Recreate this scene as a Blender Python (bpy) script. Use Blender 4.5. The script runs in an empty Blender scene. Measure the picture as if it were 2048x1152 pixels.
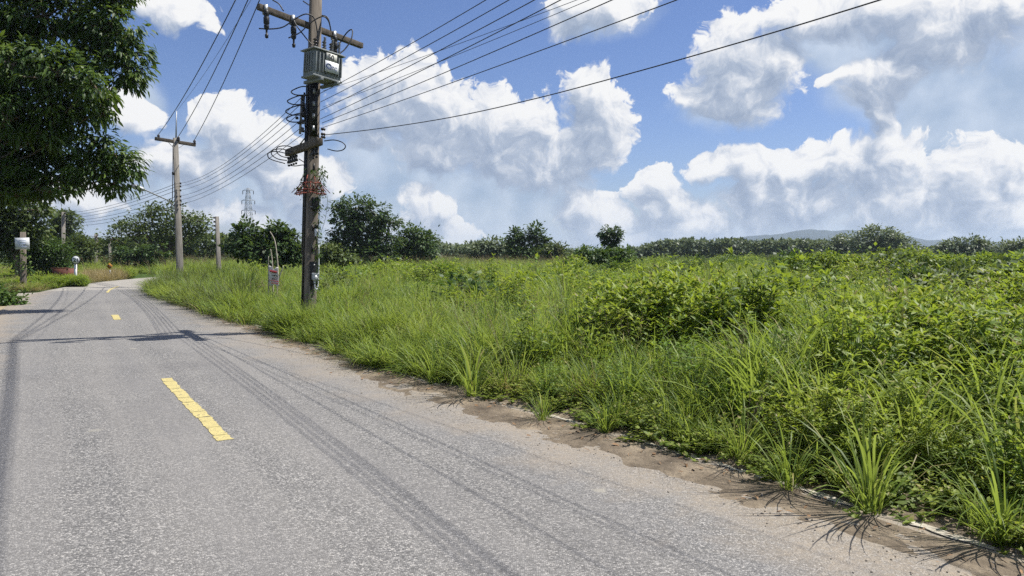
import bpy, math, random
import numpy as np
from mathutils import Vector, Matrix
random.seed(7)
rng = np.random.default_rng(11)
R = math.radians
scene = bpy.context.scene
COL = scene.collection

# ------------------------------------------------------------------ camera
CAM_H, FPX, W2, H2, YH = 1.7, 1500.0, 1024.0, 576.0, 500.0
TH = math.atan((H2 - YH) / FPX)
cam_data = bpy.data.cameras.new('camera')
cam_data.sensor_width = 36.0
cam_data.lens = FPX / 2048.0 * 36.0
cam_data.clip_start = 0.05
cam_data.clip_end = 20000
cam = bpy.data.objects.new('camera', cam_data)
cam.location = (0, 0, CAM_H)
cam.rotation_euler = (math.pi / 2 - TH, 0, 0)
COL.objects.link(cam)
scene.camera = cam

def ray(px, py):
    x, u = (px - W2) / FPX, (H2 - py) / FPX
    return np.array([x, math.cos(TH) + u * math.sin(TH), -math.sin(TH) + u * math.cos(TH)])
def at(px, py, Y):
    d = ray(px, py); p = d * (Y / d[1]); p[2] += CAM_H
    return p
def gnd(px, py, z=0.0):
    d = ray(px, py); p = d * ((z - CAM_H) / d[2]); p[2] += CAM_H
    return p
def mpp(Y):
    return Y / FPX
def pix(p):
    x, y, z = p[0], p[1], p[2] - CAM_H
    f = y * math.cos(TH) - z * math.sin(TH); u = y * math.sin(TH) + z * math.cos(TH)
    return W2 + FPX * x / f, H2 - FPX * u / f

# ------------------------------------------------------------------ sun, sky, exposure
SUN_EL = R(60.0)
SUN_AZ = math.atan2(3.1, 0.92)            # clockwise from +Y
TO_SUN = Vector((math.sin(SUN_AZ) * math.cos(SUN_EL), math.cos(SUN_AZ) * math.cos(SUN_EL), math.sin(SUN_EL)))
sun_d = bpy.data.lights.new('sun', 'SUN')
sun_d.energy = 5.0
sun_d.angle = R(0.53)
sun_d.color = (1.0, 0.955, 0.88)
sun = bpy.data.objects.new('sun', sun_d)
sun.rotation_euler = (-TO_SUN).to_track_quat('-Z', 'Y').to_euler()
COL.objects.link(sun)

scene.view_settings.view_transform = 'Standard'
scene.view_settings.look = 'None'
scene.view_settings.gamma = 1.0
scene.view_settings.use_curve_mapping = False
scene.view_settings.exposure = 0.57
scene.render.engine = 'CYCLES'
scene.cycles.use_denoising = False
scene.cycles.use_adaptive_sampling = True
scene.cycles.adaptive_threshold = 0.025
scene.cycles.adaptive_min_samples = 72
scene.cycles.max_bounces = 5
scene.cycles.diffuse_bounces = 2
scene.cycles.transmission_bounces = 3
scene.cycles.transparent_max_bounces = 6
scene.cycles.volume_bounces = 0
scene.cycles.caustics_reflective = False
scene.cycles.caustics_refractive = False

world = bpy.data.worlds.new('World')
scene.world = world
world.use_nodes = True

class NT:
    """small node-tree helper"""
    def __init__(self, tree):
        self.t = tree; self.n = tree.nodes; self.l = tree.links
    def node(self, kind, **kw):
        nd = self.n.new(kind)
        for k, v in kw.items():
            setattr(nd, k, v)
        return nd
    def link(self, a, b):
        self.l.new(a, b)
    def put(self, sock, v):
        if isinstance(v, bpy.types.NodeSocket): self.l.new(v, sock)
        else: sock.default_value = v
    def math(self, op, a, b=None, c=None, clamp=False):
        nd = self.n.new('ShaderNodeMath'); nd.operation = op; nd.use_clamp = clamp
        self.put(nd.inputs[0], a)
        if b is not None: self.put(nd.inputs[1], b)
        if c is not None: self.put(nd.inputs[2], c)
        return nd.outputs[0]
    def vmath(self, op, a, b=None, out=0):
        nd = self.n.new('ShaderNodeVectorMath'); nd.operation = op
        self.put(nd.inputs[0], a)
        if b is not None: self.put(nd.inputs[1], b)
        return nd.outputs['Value'] if op in ('LENGTH', 'DISTANCE', 'DOT_PRODUCT') else nd.outputs[0]
    def maprange(self, v, a, b, c=0.0, d=1.0, smooth=False):
        nd = self.n.new('ShaderNodeMapRange'); nd.clamp = True
        if smooth: nd.interpolation_type = 'SMOOTHSTEP'
        self.put(nd.inputs['Value'], v)
        for k, x in zip(('From Min', 'From Max', 'To Min', 'To Max'), (a, b, c, d)): self.put(nd.inputs[k], x)
        return nd.outputs[0]
    def noise(self, vec, scale, detail=4.0, rough=0.55, dim='3D', lac=2.0, dist=0.0):
        nd = self.n.new('ShaderNodeTexNoise'); nd.noise_dimensions = dim
        self.put(nd.inputs['Vector'], vec)
        nd.inputs['Scale'].default_value = scale; nd.inputs['Detail'].default_value = detail
        nd.inputs['Roughness'].default_value = rough; nd.inputs['Lacunarity'].default_value = lac
        nd.inputs['Distortion'].default_value = dist
        return nd.outputs['Fac'] if 'Fac' in nd.outputs else nd.outputs[0]
    def noise_color(self, vec, scale, detail=2.0, dim='3D'):
        nd = self.n.new('ShaderNodeTexNoise'); nd.noise_dimensions = dim
        self.put(nd.inputs['Vector'], vec)
        nd.inputs['Scale'].default_value = scale; nd.inputs['Detail'].default_value = detail
        return nd.outputs['Color']
    def mix(self, f, a, b, blend='MIX'):
        nd = self.n.new('ShaderNodeMix'); nd.data_type = 'RGBA'; nd.blend_type = blend
        self.put(nd.inputs[0], f); self.put(nd.inputs[6], a); self.put(nd.inputs[7], b)
        return nd.outputs[2]
    def fmix(self, f, a, b):
        nd = self.n.new('ShaderNodeMix'); nd.data_type = 'FLOAT'
        self.put(nd.inputs[0], f); self.put(nd.inputs[2], a); self.put(nd.inputs[3], b)
        return nd.outputs[0]
    def ramp(self, f, stops):
        nd = self.n.new('ShaderNodeValToRGB')
        els = nd.color_ramp.elements
        while len(els) < len(stops): els.new(0.5)
        for e, (p, c) in zip(els, stops): e.position = p; e.color = c if len(c) == 4 else (*c, 1)
        self.put(nd.inputs[0], f)
        return nd.outputs[0]

# --- clouds, laid out by compass direction (azimuth, elevation); unit 1/1500 rad
def UV(px, py):
    d = ray(px, py); d = d / np.linalg.norm(d)
    return math.atan2(d[0], d[1]) * 1500, math.asin(d[2]) * 1500
CRISP = [  # px, py, rx, ry of the cumulus heads
    (790, 200, 120, 92), (735, 240, 85, 60), (850, 215, 75, 70), (905, 240, 80, 75), (990, 250, 90, 72), (1050, 270, 70, 85),
    (885, 290, 110, 70), (1180, 190, 58, 62), (1190, 250, 72, 95), (1150, 320, 75, 80), (1060, 340, 90, 60), (960, 305, 110, 55), (1200, 310, 48, 48),
    (660, 362, 45, 45), (620, 400, 55, 60), (845, 425, 52, 66), (885, 420, 28, 34), (860, 470, 90, 34),
    (1160, 425, 48, 58), (1205, 450, 75, 55), (1320, 365, 42, 34), (1330, 410, 62, 62), (1390, 445, 85, 50), (1290, 470, 130, 40),
    (1430, 335, 55, 34), (1490, 340, 70, 50), (1560, 330, 48, 40), (1520, 395, 100, 62), (1640, 330, 80, 52), (1600, 400, 130, 75), (1720, 350, 85, 62),
    (1460, 110, 75, 75), (1400, 195, 62, 40), (1480, 170, 110, 72), (1545, 130, 70, 60), (1450, 215, 85, 28),
    (1610, 30, 110, 42), (1700, 25, 110, 60), (1790, 20, 110, 60), (1860, 75, 60, 50), (1680, 165, 38, 18), (1750, 150, 75, 40), (1800, 130, 70, 60),
    (1750, 200, 55, 40), (1900, 60, 120, 70), (2000, 20, 140, 60), (1765, 270, 40, 55), (1760, 320, 110, 60),
    (1190, 20, 105, 50), (1130, 55, 45, 30), (355, 25, 62, 42), (310, 0, 60, 30), (270, 230, 62, 34),
    (450, 255, 80, 60), (510, 290, 80, 60), (330, 330, 80, 46), (410, 330, 90, 60), (560, 350, 90, 60), (510, 440, 70, 40), (395, 420, 60, 30),
    (1800, 420, 130, 80), (1950, 380, 120, 90), (1980, 450, 130, 60), (150, 400, 120, 40)]
SOFT = [  # broad grey veils under and between the heads
    (760, 330, 150, 80), (930, 400, 190, 105), (1040, 400, 150, 90), (740, 440, 130, 70), (1000, 470, 220, 40), (1130, 380, 90, 90),
    (1900, 210, 170, 160), (2000, 300, 190, 210), (1830, 330, 150, 110), (1700, 440, 260, 60), (1550, 455, 220, 50), (450, 330, 190, 100),
    (420, 400, 230, 70), (600, 440, 160, 60), (250, 220, 90, 46), (1350, 480, 280, 36), (2100, 120, 160, 140), (1180, 25, 120, 60), (1480, 190, 130, 70),
    (1720, 60, 220, 90), (1880, 120, 220, 150), (2050, 420, 220, 120), (1930, 440, 200, 90), (1970, 250, 270, 240), (110, 430, 200, 60)]
def build_sky():
    T = NT(world.node_tree)
    T.n.clear()
    tc = T.node('ShaderNodeTexCoord')
    d = T.vmath('NORMALIZE', tc.outputs['Generated'])
    sep = T.node('ShaderNodeSeparateXYZ'); T.link(d, sep.inputs[0])
    az = T.math('MULTIPLY', T.math('ARCTAN2', sep.outputs[0], sep.outputs[1]), 1500.0)
    el = T.math('MULTIPLY', T.math('ARCSINE', sep.outputs[2]), 1500.0)
    cmb = T.node('ShaderNodeCombineXYZ'); T.link(az, cmb.inputs[0]); T.link(el, cmb.inputs[1])
    P = cmb.outputs[0]

    def blobgroup(name, blobs, generic):
        g = bpy.data.node_groups.new(name, 'ShaderNodeTree')
        g.interface.new_socket('P', in_out='INPUT', socket_type='NodeSocketVector')
        g.interface.new_socket('D', in_out='OUTPUT', socket_type='NodeSocketFloat')
        G = NT(g)
        gi = g.nodes.new('NodeGroupInput'); go = g.nodes.new('NodeGroupOutput')
        acc = None
        for (px, py, rx, ry) in blobs:
            u, v = UV(px, py); u2, _ = UV(px + 5, py); k = (u2 - u) / 5.0
            a, b = 1 / (rx * k), 1 / (ry * 0.97)
            nd = G.n.new('ShaderNodeVectorMath'); nd.operation = 'MULTIPLY_ADD'; G.link(gi.outputs[0], nd.inputs[0])
            nd.inputs[1].default_value = (a, b, 0); nd.inputs[2].default_value = (-u * a, -v * b, 0)
            L = G.vmath('LENGTH', nd.outputs[0])
            acc = L if acc is None else G.math('SMOOTH_MIN', acc, L, 0.16)
        acc = G.math('SUBTRACT', 1.0, acc)
        # the same kind of broken cumulus goes on all around, outside the mapped window
        n = G.noise(gi.outputs[0], 0.0021, 2.0, 0.5, '2D')
        s2 = G.node('ShaderNodeSeparateXYZ'); G.link(gi.outputs[0], s2.inputs[0])
        side = G.maprange(G.math('ABSOLUTE', s2.outputs[0]), 950, 1250, 0, 1)
        up = G.maprange(s2.outputs[1], 600, 800, 0, 1)
        off = G.math('MAXIMUM', side, up)
        gen = G.math('MULTIPLY_ADD', G.math('SUBTRACT', n, generic), 4.0, 0.0)
        gen = G.math('SUBTRACT', gen, G.math('MULTIPLY', G.math('SUBTRACT', 1.0, off), 6.0))
        acc = G.math('MAXIMUM', acc, gen)
        G.link(G.math('MAXIMUM', acc, -1.2), go.inputs[0])
        return g
    gC = blobgroup('cumulus_layout', CRISP, 0.55)
    gS = blobgroup('veil_layout', SOFT, 0.52)

    def noise_group():
        g = bpy.data.node_groups.new('cumulus_billows', 'ShaderNodeTree')
        g.interface.new_socket('P', in_out='INPUT', socket_type='NodeSocketVector')
        g.interface.new_socket('N', in_out='OUTPUT', socket_type='NodeSocketFloat')
        G = NT(g)
        gi = g.nodes.new('NodeGroupInput'); go = g.nodes.new('NodeGroupOutput')
        vo = g.nodes.new('ShaderNodeTexVoronoi'); vo.voronoi_dimensions = '2D'; vo.feature = 'SMOOTH_F1'; vo.normalize = True
        G.link(gi.outputs[0], vo.inputs['Vector']); vo.inputs['Scale'].default_value = 0.014
        vo.inputs['Detail'].default_value = 3.4; vo.inputs['Roughness'].default_value = 0.60
        vo.inputs['Lacunarity'].default_value = 2.4; vo.inputs['Smoothness'].default_value = 0.5
        fb = G.noise(gi.outputs[0], 0.016, 8.0, 0.60, '2D')
        n = G.math('ADD', G.math('MULTIPLY', G.math('SUBTRACT', 0.42, vo.outputs['Distance']), 1.0), G.math('MULTIPLY', G.math('SUBTRACT', fb, 0.5), 1.0))
        G.link(n, go.inputs[0])
        return g
    gN = noise_group()
    def use(g, vec):
        b = T.n.new('ShaderNodeGroup'); b.node_tree = g; T.link(vec, b.inputs[0]); return b.outputs[0]
    w = T.vmath('MULTIPLY', T.vmath('SUBTRACT', T.noise_color(P, 0.011, 3.0, '2D'), (0.5, 0.5, 0.5)), (70, 60, 0))
    PW = T.vmath('ADD', P, w)
    D0 = use(gC, PW); D1 = use(gC, T.vmath('ADD', PW, (14, 42, 0)))
    N0 = use(gN, PW); N1 = use(gN, T.vmath('ADD', PW, (13, 17, 0)))
    E0 = T.math('ADD', D0, N0)
    aC = T.maprange(E0, 0.0, T.maprange(D1, -0.30, 0.35, 0.13, 0.50), 0, 1, True)
    # billows are bright where they thin out towards the sun (up, right), grey where cloud lies above them
    rel = T.math('ADD', T.math('MULTIPLY', T.math('SUBTRACT', N0, N1), 1.05), T.math('MULTIPLY', T.math('SUBTRACT', D0, D1), 0.35))
    lit = T.math('ADD', 0.66, rel)
    lit = T.math('SUBTRACT', lit, T.math('MULTIPLY', T.maprange(D1, -0.10, 0.55, 0, 1), 0.46))
    lit = T.math('ADD', lit, 0.10, clamp=True)
    cc = T.ramp(lit, [(0.0, (0.33, 0.41, 0.56)), (0.35, (0.46, 0.535, 0.67)), (0.62, (0.70, 0.745, 0.83)), (0.85, (0.92, 0.93, 0.96)), (1.0, (1.0, 1.0, 1.0))])
    # soft veil
    ws = T.vmath('SUBTRACT', T.noise_color(P, 0.006, 3.0, '2D'), (0.5, 0.5, 0.5))
    sb = T.n.new('ShaderNodeGroup'); sb.node_tree = gS; T.link(T.vmath('ADD', P, T.vmath('MULTIPLY', ws, (120, 90, 0))), sb.inputs[0])
    sn = T.noise(P, 0.008, 5.0, 0.55, '2D')
    S = T.math('ADD', sb.outputs[0], T.math('MULTIPLY', T.math('SUBTRACT', sn, 0.5), 0.9))
    aS = T.math('MULTIPLY', T.maprange(S, -0.15, 0.6, 0, 1, True), 0.9)
    sc = T.ramp(T.noise(P, 0.012, 4.0, 0.5, '2D'), [(0.3, (0.30, 0.385, 0.51)), (0.7, (0.47, 0.54, 0.64))])
    sky = T.node('ShaderNodeTexSky'); sky.sky_type = 'NISHITA'
    sky.sun_disc = False; sky.sun_elevation = SUN_EL; sky.sun_rotation = SUN_AZ
    sky.altitude = 0; sky.air_density = 1.0; sky.dust_density = 0.4; sky.ozone_density = 2.2
    hs = T.node('ShaderNodeHueSaturation'); hs.inputs['Saturation'].default_value = 1.04; hs.inputs['Value'].default_value = 1.0
    tint = T.mix(1.0, sky.outputs[0], (0.86, 0.90, 1.16, 1), 'MULTIPLY'); T.link(tint, hs.inputs['Color'])
    b0 = T.node('ShaderNodeBackground'); T.link(hs.outputs[0], b0.inputs[0]); b0.inputs[1].default_value = 0.066
    b1 = T.node('ShaderNodeBackground'); T.link(sc, b1.inputs[0]); b1.inputs[1].default_value = 0.86
    b2 = T.node('ShaderNodeBackground'); T.link(cc, b2.inputs[0]); b2.inputs[1].default_value = 0.64
    m1 = T.node('ShaderNodeMixShader'); T.link(aS, m1.inputs[0]); T.link(b0.outputs[0], m1.inputs[1]); T.link(b1.outputs[0], m1.inputs[2])
    # below the horizon there is only ground, so clouds stop there
    m2 = T.node('ShaderNodeMixShader'); T.link(aC, m2.inputs[0]); T.link(m1.outputs[0], m2.inputs[1]); T.link(b2.outputs[0], m2.inputs[2])
    out = T.node('ShaderNodeOutputWorld'); T.link(m2.outputs[0], out.inputs[0])
build_sky()
world.cycles.sampling_method = 'NONE'      # smooth sky without a sun disc: scattered rays find it well enough

# ------------------------------------------------------------------ helpers
def tag(o, label=None, cat=None, group=None, kind=None):
    if label: o['label'] = label
    if cat: o['category'] = cat
    if group: o['group'] = group
    if kind: o['kind'] = kind
    return o
def empty(name, loc=(0, 0, 0), rz=0.0):
    o = bpy.data.objects.new(name, None); COL.objects.link(o)
    o.location = tuple(float(v) for v in loc); o.rotation_euler = (0, 0, rz); o.empty_display_size = 0.2
    return o
def link(name, me, mat=None, parent=None, loc=(0, 0, 0), rz=0.0):
    o = bpy.data.objects.new(name, me); COL.objects.link(o)
    if mat is not None and not me.materials: me.materials.append(mat)
    o.location = tuple(float(v) for v in loc); o.rotation_euler = (0, 0, rz)
    if parent: o.parent = parent
    return o
def np_mesh(name, V, F, lv=None, smooth=False, uv=None):
    """V (n,3), F list of equal-size arrays (m,k)"""
    me = bpy.data.meshes.new(name)
    if not isinstance(F, (list, tuple)): F = [F]
    F = [np.asarray(f, dtype=np.int32) for f in F if len(f)]
    V = np.asarray(V, dtype=np.float32)
    me.vertices.add(len(V)); me.vertices.foreach_set('co', V.ravel())
    idx = np.concatenate([f.ravel() for f in F]); sizes = np.concatenate([np.full(len(f), f.shape[1], np.int32) for f in F])
    starts = np.concatenate([[0], np.cumsum(sizes)[:-1]]).astype(np.int32)
    me.loops.add(len(idx)); me.loops.foreach_set('vertex_index', idx)
    me.polygons.add(len(sizes)); me.polygons.foreach_set('loop_start', starts); me.polygons.foreach_set('loop_total', sizes)
    if smooth: me.polygons.foreach_set('use_smooth', np.ones(len(sizes), dtype=bool))
    if lv is not None:
        a = me.attributes.new('lv', 'FLOAT', 'POINT'); a.data.foreach_set('value', np.asarray(lv, dtype=np.float32))
    if uv is not None:
        l = me.uv_layers.new(name='UVMap'); l.data.foreach_set('uv', np.asarray(uv, dtype=np.float32)[idx].ravel())
    me.update(); me.validate()
    return me

class MB:
    """collects simple solids into one mesh"""
    def __init__(self): self.V = []; self.F4 = []; self.F3 = []; self.n = 0
    def add(self, V, F4=(), F3=()):
        self.V.append(np.asarray(V, float))
        if len(F4): self.F4.append(np.asarray(F4) + self.n)
        if len(F3): self.F3.append(np.asarray(F3) + self.n)
        self.n += len(V); return self
    def box(self, c, s, ax=None, taper=1.0):
        """centre, full size, axes rows (3x3); taper scales the top"""
        ax = np.eye(3) if ax is None else np.asarray(ax, float)
        h = np.asarray(s, float) / 2
        P = []
        for z in (-1, 1):
            k = taper if z > 0 else 1.0
            for x, y in ((-1, -1), (1, -1), (1, 1), (-1, 1)): P.append(np.array([x * h[0] * k, y * h[1] * k, z * h[2]]))
        P = np.array(P) @ ax + np.asarray(c, float)
        return self.add(P, [(3, 2, 1, 0), (4, 5, 6, 7), (0, 1, 5, 4), (1, 2, 6, 5), (2, 3, 7, 6), (3, 0, 4, 7)])
    def bar(self, a, b, w, h=None, up=(0, 0, 1)):
        a, b = np.asarray(a, float), np.asarray(b, float); h = h or w
        d = b - a; L = np.linalg.norm(d); d /= L
        s = np.cross(d, up)
        if np.linalg.norm(s) < 1e-4: s = np.cross(d, (1, 0, 0))
        s /= np.linalg.norm(s); u = np.cross(s, d)
        return self.box((a + b) / 2, (w, L, h), np.array([s, d, u]))
    def tube(self, pts, r, n=6, cap=True):
        pts = np.asarray(pts, float); m = len(pts)
        r = np.full(m, r, float) if np.isscalar(r) else np.asarray(r, float)
        t = np.gradient(pts, axis=0); t /= (np.linalg.norm(t, axis=1, keepdims=True) + 1e-9)
        ref = np.array([0, 0, 1.0]) if abs(t[0, 2]) < 0.9 else np.array([1.0, 0, 0])
        u = np.cross(t[0], ref); u /= np.linalg.norm(u)
        V = []
        for i in range(m):
            u = u - t[i] * np.dot(u, t[i]); u /= (np.linalg.norm(u) + 1e-9); v = np.cross(t[i], u)
            for k in range(n):
                a = 2 * math.pi * k / n
                V.append(pts[i] + r[i] * (math.cos(a) * u + math.sin(a) * v))
        F = [(i * n + k, i * n + (k + 1) % n, (i + 1) * n + (k + 1) % n, (i + 1) * n + k) for i in range(m - 1) for k in range(n)]
        F3 = []
        if cap:
            V.append(pts[0]); V.append(pts[-1]); c0, c1 = m * n, m * n + 1
            F3 = [(c0, (k + 1) % n, k) for k in range(n)] + [(c1, (m - 1) * n + k, (m - 1) * n + (k + 1) % n) for k in range(n)]
        return self.add(V, F, F3)
    def lathe(self, base, axis, prof, n=10):
        """prof: list of (distance along axis, radius)"""
        base = np.asarray(base, float); axis = np.asarray(axis, float); axis = axis / np.linalg.norm(axis)
        pts = [base + axis * p[0] for p in prof]
        ref = np.array([0, 0, 1.0]) if abs(axis[2]) < 0.9 else np.array([1.0, 0, 0])
        u = np.cross(axis, ref); u /= np.linalg.norm(u); v = np.cross(axis, u)
        V = [pts[i] + prof[i][1] * (math.cos(2 * math.pi * k / n) * u + math.sin(2 * math.pi * k / n) * v) for i in range(len(prof)) for k in range(n)]
        m = len(prof)
        F = [(i * n + k, i * n + (k + 1) % n, (i + 1) * n + (k + 1) % n, (i + 1) * n + k) for i in range(m - 1) for k in range(n)]
        V += [pts[0], pts[-1]]; c0, c1 = m * n, m * n + 1
        F3 = [(c0, (k + 1) % n, k) for k in range(n)] + [(c1, (m - 1) * n + k, (m - 1) * n + (k + 1) % n) for k in range(n)]
        return self.add(V, F, F3)
    def build(self, name, mat, parent=None, smooth=False, bevel=0.0):
        V = np.concatenate(self.V)
        F = []
        if self.F4: F.append(np.concatenate(self.F4))
        if self.F3: F.append(np.concatenate(self.F3))
        if parent is not None: V = V - np.array(world_loc(parent))
        me = np_mesh(name, V, F, smooth=smooth)
        o = link(name, me, mat, parent)
        if bevel > 0:
            md = o.modifiers.new('bevel', 'BEVEL'); md.width = bevel; md.segments = 2; md.limit_method = 'ANGLE'
        return o
def world_loc(o):
    p = np.zeros(3)
    while o is not None: p = p + np.array(o.location); o = o.parent
    return p
def smooth_path(pts, k=6):
    pts = np.asarray(pts, float); P = np.vstack([2 * pts[0] - pts[1], pts, 2 * pts[-1] - pts[-2]]); out = []
    for i in range(1, len(P) - 2):
        for t in np.linspace(0, 1, k, endpoint=False):
            a, b, c, d = P[i - 1], P[i], P[i + 1], P[i + 2]
            out.append(0.5 * (2 * b + (c - a) * t + (2 * a - 5 * b + 4 * c - d) * t * t + (3 * b - a - 3 * c + d) * t ** 3))
    out.append(pts[-1]); return np.array(out)
def vnoise(x, y, seed=0):
    """smooth value noise, 0..1, vectorised"""
    x = np.asarray(x, float); y = np.asarray(y, float)
    xi, yi = np.floor(x).astype(np.int64), np.floor(y).astype(np.int64); fx, fy = x - xi, y - yi
    fx = fx * fx * (3 - 2 * fx); fy = fy * fy * (3 - 2 * fy)
    def h(a, b):
        n = (a * 374761393 + b * 668265263 + seed * 982451653) & 0x7fffffff
        n = ((n ^ (n >> 13)) * 1274126177) & 0x7fffffff
        return ((n ^ (n >> 16)) & 0xffff) / 65535.0
    return (h(xi, yi) * (1 - fx) + h(xi + 1, yi) * fx) * (1 - fy) + (h(xi, yi + 1) * (1 - fx) + h(xi + 1, yi + 1) * fx) * fy
def fbm(x, y, seed=0, o=3):
    s = 0; a = 0.5
    for i in range(o): s = s + a * vnoise(x * 2 ** i, y * 2 ** i, seed + i); a /= 2
    return s / (1 - 0.5 ** o)

# ------------------------------------------------------------------ materials
HAZE = 0.00022
def new_mat(name):
    m = bpy.data.materials.new(name); m.use_nodes = True; T = NT(m.node_tree); T.n.clear()
    out = T.node('ShaderNodeOutputMaterial')
    return m, T, out
def principled(T, out, col, rough=0.6, spec=0.4, metal=0.0, bump=None, bdist=0.01, bstr=0.6):
    p = T.node('ShaderNodeBsdfPrincipled')
    T.put(p.inputs['Base Color'], col if isinstance(col, bpy.types.NodeSocket) else (*col, 1))
    T.put(p.inputs['Roughness'], rough); p.inputs['Specular IOR Level'].default_value = spec; p.inputs['Metallic'].default_value = metal
    if bump is not None:
        b = T.node('ShaderNodeBump'); b.inputs['Distance'].default_value = bdist; b.inputs['Strength'].default_value = bstr
        T.link(bump, b.inputs['Height']); T.link(b.outputs[0], p.inputs['Normal'])
    if out is not None: T.link(p.outputs[0], out.inputs[0])
    return p
def mat_plain(name, c1, c2=None, scale=8.0, rough=0.6, spec=0.4, metal=0.0, bump=0.3, stretch=(1, 1, 1), detail=5):
    m, T, out = new_mat(name)
    geo = T.node('ShaderNodeNewGeometry')
    v = T.vmath('MULTIPLY', geo.outputs['Position'], stretch)
    n = T.noise(v, scale, detail, 0.6)
    c2 = c2 or tuple(x * 0.7 for x in c1)
    col = T.ramp(n, [(0.3, c2), (0.7, c1)])
    principled(T, out, col, rough, spec, metal, n if bump else None, 0.01, bump)
    return m
def mat_leaf(name, dark, mid, light, trans=0.35, rough=0.5, spec=0.28, tcol=None, patch=0.0):
    m, T, out = new_mat(name)
    at_ = T.node('ShaderNodeAttribute'); at_.attribute_name = 'lv'
    oi = T.node('ShaderNodeObjectInfo')
    f = T.math('ADD', T.math('MULTIPLY', at_.outputs['Fac'], 0.72), T.math('MULTIPLY', oi.outputs['Random'], 0.28))
    col = T.ramp(f, [(0.05, dark), (0.5, mid), (0.95, light)])
    if patch:      # stands of one species: olive, yellowish and deep green patches over the field
        geo = T.node('ShaderNodeNewGeometry')
        pn = T.noise(geo.outputs['Position'], 0.55, 3, 0.6)
        col = T.mix(T.maprange(pn, 0.55, 0.75, 0, patch), col, (light[0] * 1.15, light[1] * 1.0, light[2] * 1.1, 1))
        col = T.mix(T.maprange(pn, 0.45, 0.25, 0, patch), col, (dark[0] * 1.3, dark[1] * 1.1, dark[2] * 1.6, 1))
        dry = T.maprange(at_.outputs['Fac'], 0.93, 0.97, 0, 0.85)
        col = T.mix(dry, col, (0.30, 0.24, 0.11, 1))
    p = principled(T, None, col, rough, spec)
    tr = T.node('ShaderNodeBsdfTranslucent')
    tcl = T.mix(0.55, col, (*(tcol or (light[0] * 1.25, light[1] * 1.25, light[2] * 0.7)), 1))
    T.link(tcl, tr.inputs[0])
    ms = T.node('ShaderNodeMixShader'); ms.inputs[0].default_value = trans
    T.link(p.outputs[0], ms.inputs[1]); T.link(tr.outputs[0], ms.inputs[2]); T.link(ms.outputs[0], out.inputs[0])
    return m
M = {}
M['grass'] = mat_leaf('grass_blade', (0.040, 0.084, 0.012), (0.150, 0.228, 0.034), (0.310, 0.385, 0.090), 0.45, patch=0.6)
M['grass_dark'] = mat_leaf('grass_blade_dark', (0.026, 0.042, 0.013), (0.062, 0.090, 0.022), (0.125, 0.135, 0.045), 0.32)
M['grass_dry'] = mat_leaf('grass_blade_dry', (0.12, 0.10, 0.045), (0.27, 0.215, 0.10), (0.42, 0.34, 0.18), 0.3)
M['herb'] = mat_leaf('herb_leaf', (0.040, 0.090, 0.010), (0.155, 0.245, 0.026), (0.305, 0.375, 0.052), 0.45, patch=0.6)
M['cover'] = mat_leaf('cover_leaf', (0.055, 0.105, 0.012), (0.185, 0.250, 0.036), (0.320, 0.370, 0.070), 0.42, patch=0.4)
M['shrub'] = mat_leaf('shrub_leaf', (0.022, 0.052, 0.010), (0.055, 0.110, 0.018), (0.120, 0.180, 0.036), 0.34)
M['seed'] = mat_plain('seed_head', (0.26, 0.21, 0.12), (0.15, 0.12, 0.06), 40, 0.8, 0.2)
M['big_leaf'] = mat_leaf('big_tree_leaf', (0.012, 0.030, 0.008), (0.042, 0.086, 0.015), (0.140, 0.205, 0.036), 0.34, 0.5, 0.3)
M['tree'] = mat_leaf('tree_leaf', (0.018, 0.042, 0.012), (0.052, 0.100, 0.024), (0.130, 0.185, 0.046), 0.30)
M['tree_olive'] = mat_leaf('tree_leaf_olive', (0.028, 0.050, 0.014), (0.078, 0.115, 0.030), (0.155, 0.195, 0.055), 0.32)
M['tree_far'] = mat_leaf('tree_leaf_far', (0.066, 0.100, 0.056), (0.125, 0.165, 0.088), (0.190, 0.225, 0.120), 0.28)  # leaf tones paled so that distance haze sits in the colour
M['lime'] = mat_leaf('lime_leaf', (0.05, 0.11, 0.012), (0.12, 0.21, 0.022), (0.21, 0.30, 0.035), 0.4)
M['bark'] = mat_plain('bark', (0.16, 0.125, 0.09), (0.07, 0.055, 0.042), 9, 0.9, 0.2, 0, 0.8, (1, 1, 0.25))
M['stem'] = mat_plain('stem', (0.10, 0.13, 0.045), (0.07, 0.07, 0.03), 14, 0.7)
M['concrete_pole'] = mat_plain('concrete_pole', (0.215, 0.185, 0.15), (0.075, 0.063, 0.052), 5.0, 0.9, 0.2, 0, 0.7, (3, 3, 0.35), 9)
M['pole_grey'] = mat_plain('pole_grey', (0.27, 0.25, 0.22), (0.13, 0.12, 0.105), 4.0, 0.9, 0.2, 0, 0.5, (3, 3, 0.3), 8)
M['timber'] = mat_plain('timber', (0.15, 0.125, 0.10), (0.06, 0.05, 0.04), 14, 0.85, 0.2, 0, 0.7, (1, 1, 1), 8)
M['black'] = mat_plain('black_rubber', (0.018, 0.018, 0.019), (0.010, 0.010, 0.010), 20, 0.5, 0.4)
M['wire'] = mat_plain('wire', (0.035, 0.033, 0.035), (0.022, 0.022, 0.024), 10, 0.5, 0.4)
M['alu_wire'] = mat_plain('aluminium_wire', (0.10, 0.10, 0.11), (0.06, 0.06, 0.065), 10, 0.5, 0.5)
M['steel'] = mat_plain('galvanised_steel', (0.38, 0.39, 0.40), (0.24, 0.25, 0.25), 12, 0.5, 0.5, 0.6)
M['porcelain'] = mat_plain('brown_porcelain', (0.045, 0.032, 0.026), (0.028, 0.02, 0.018), 20, 0.25, 0.6)
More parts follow.
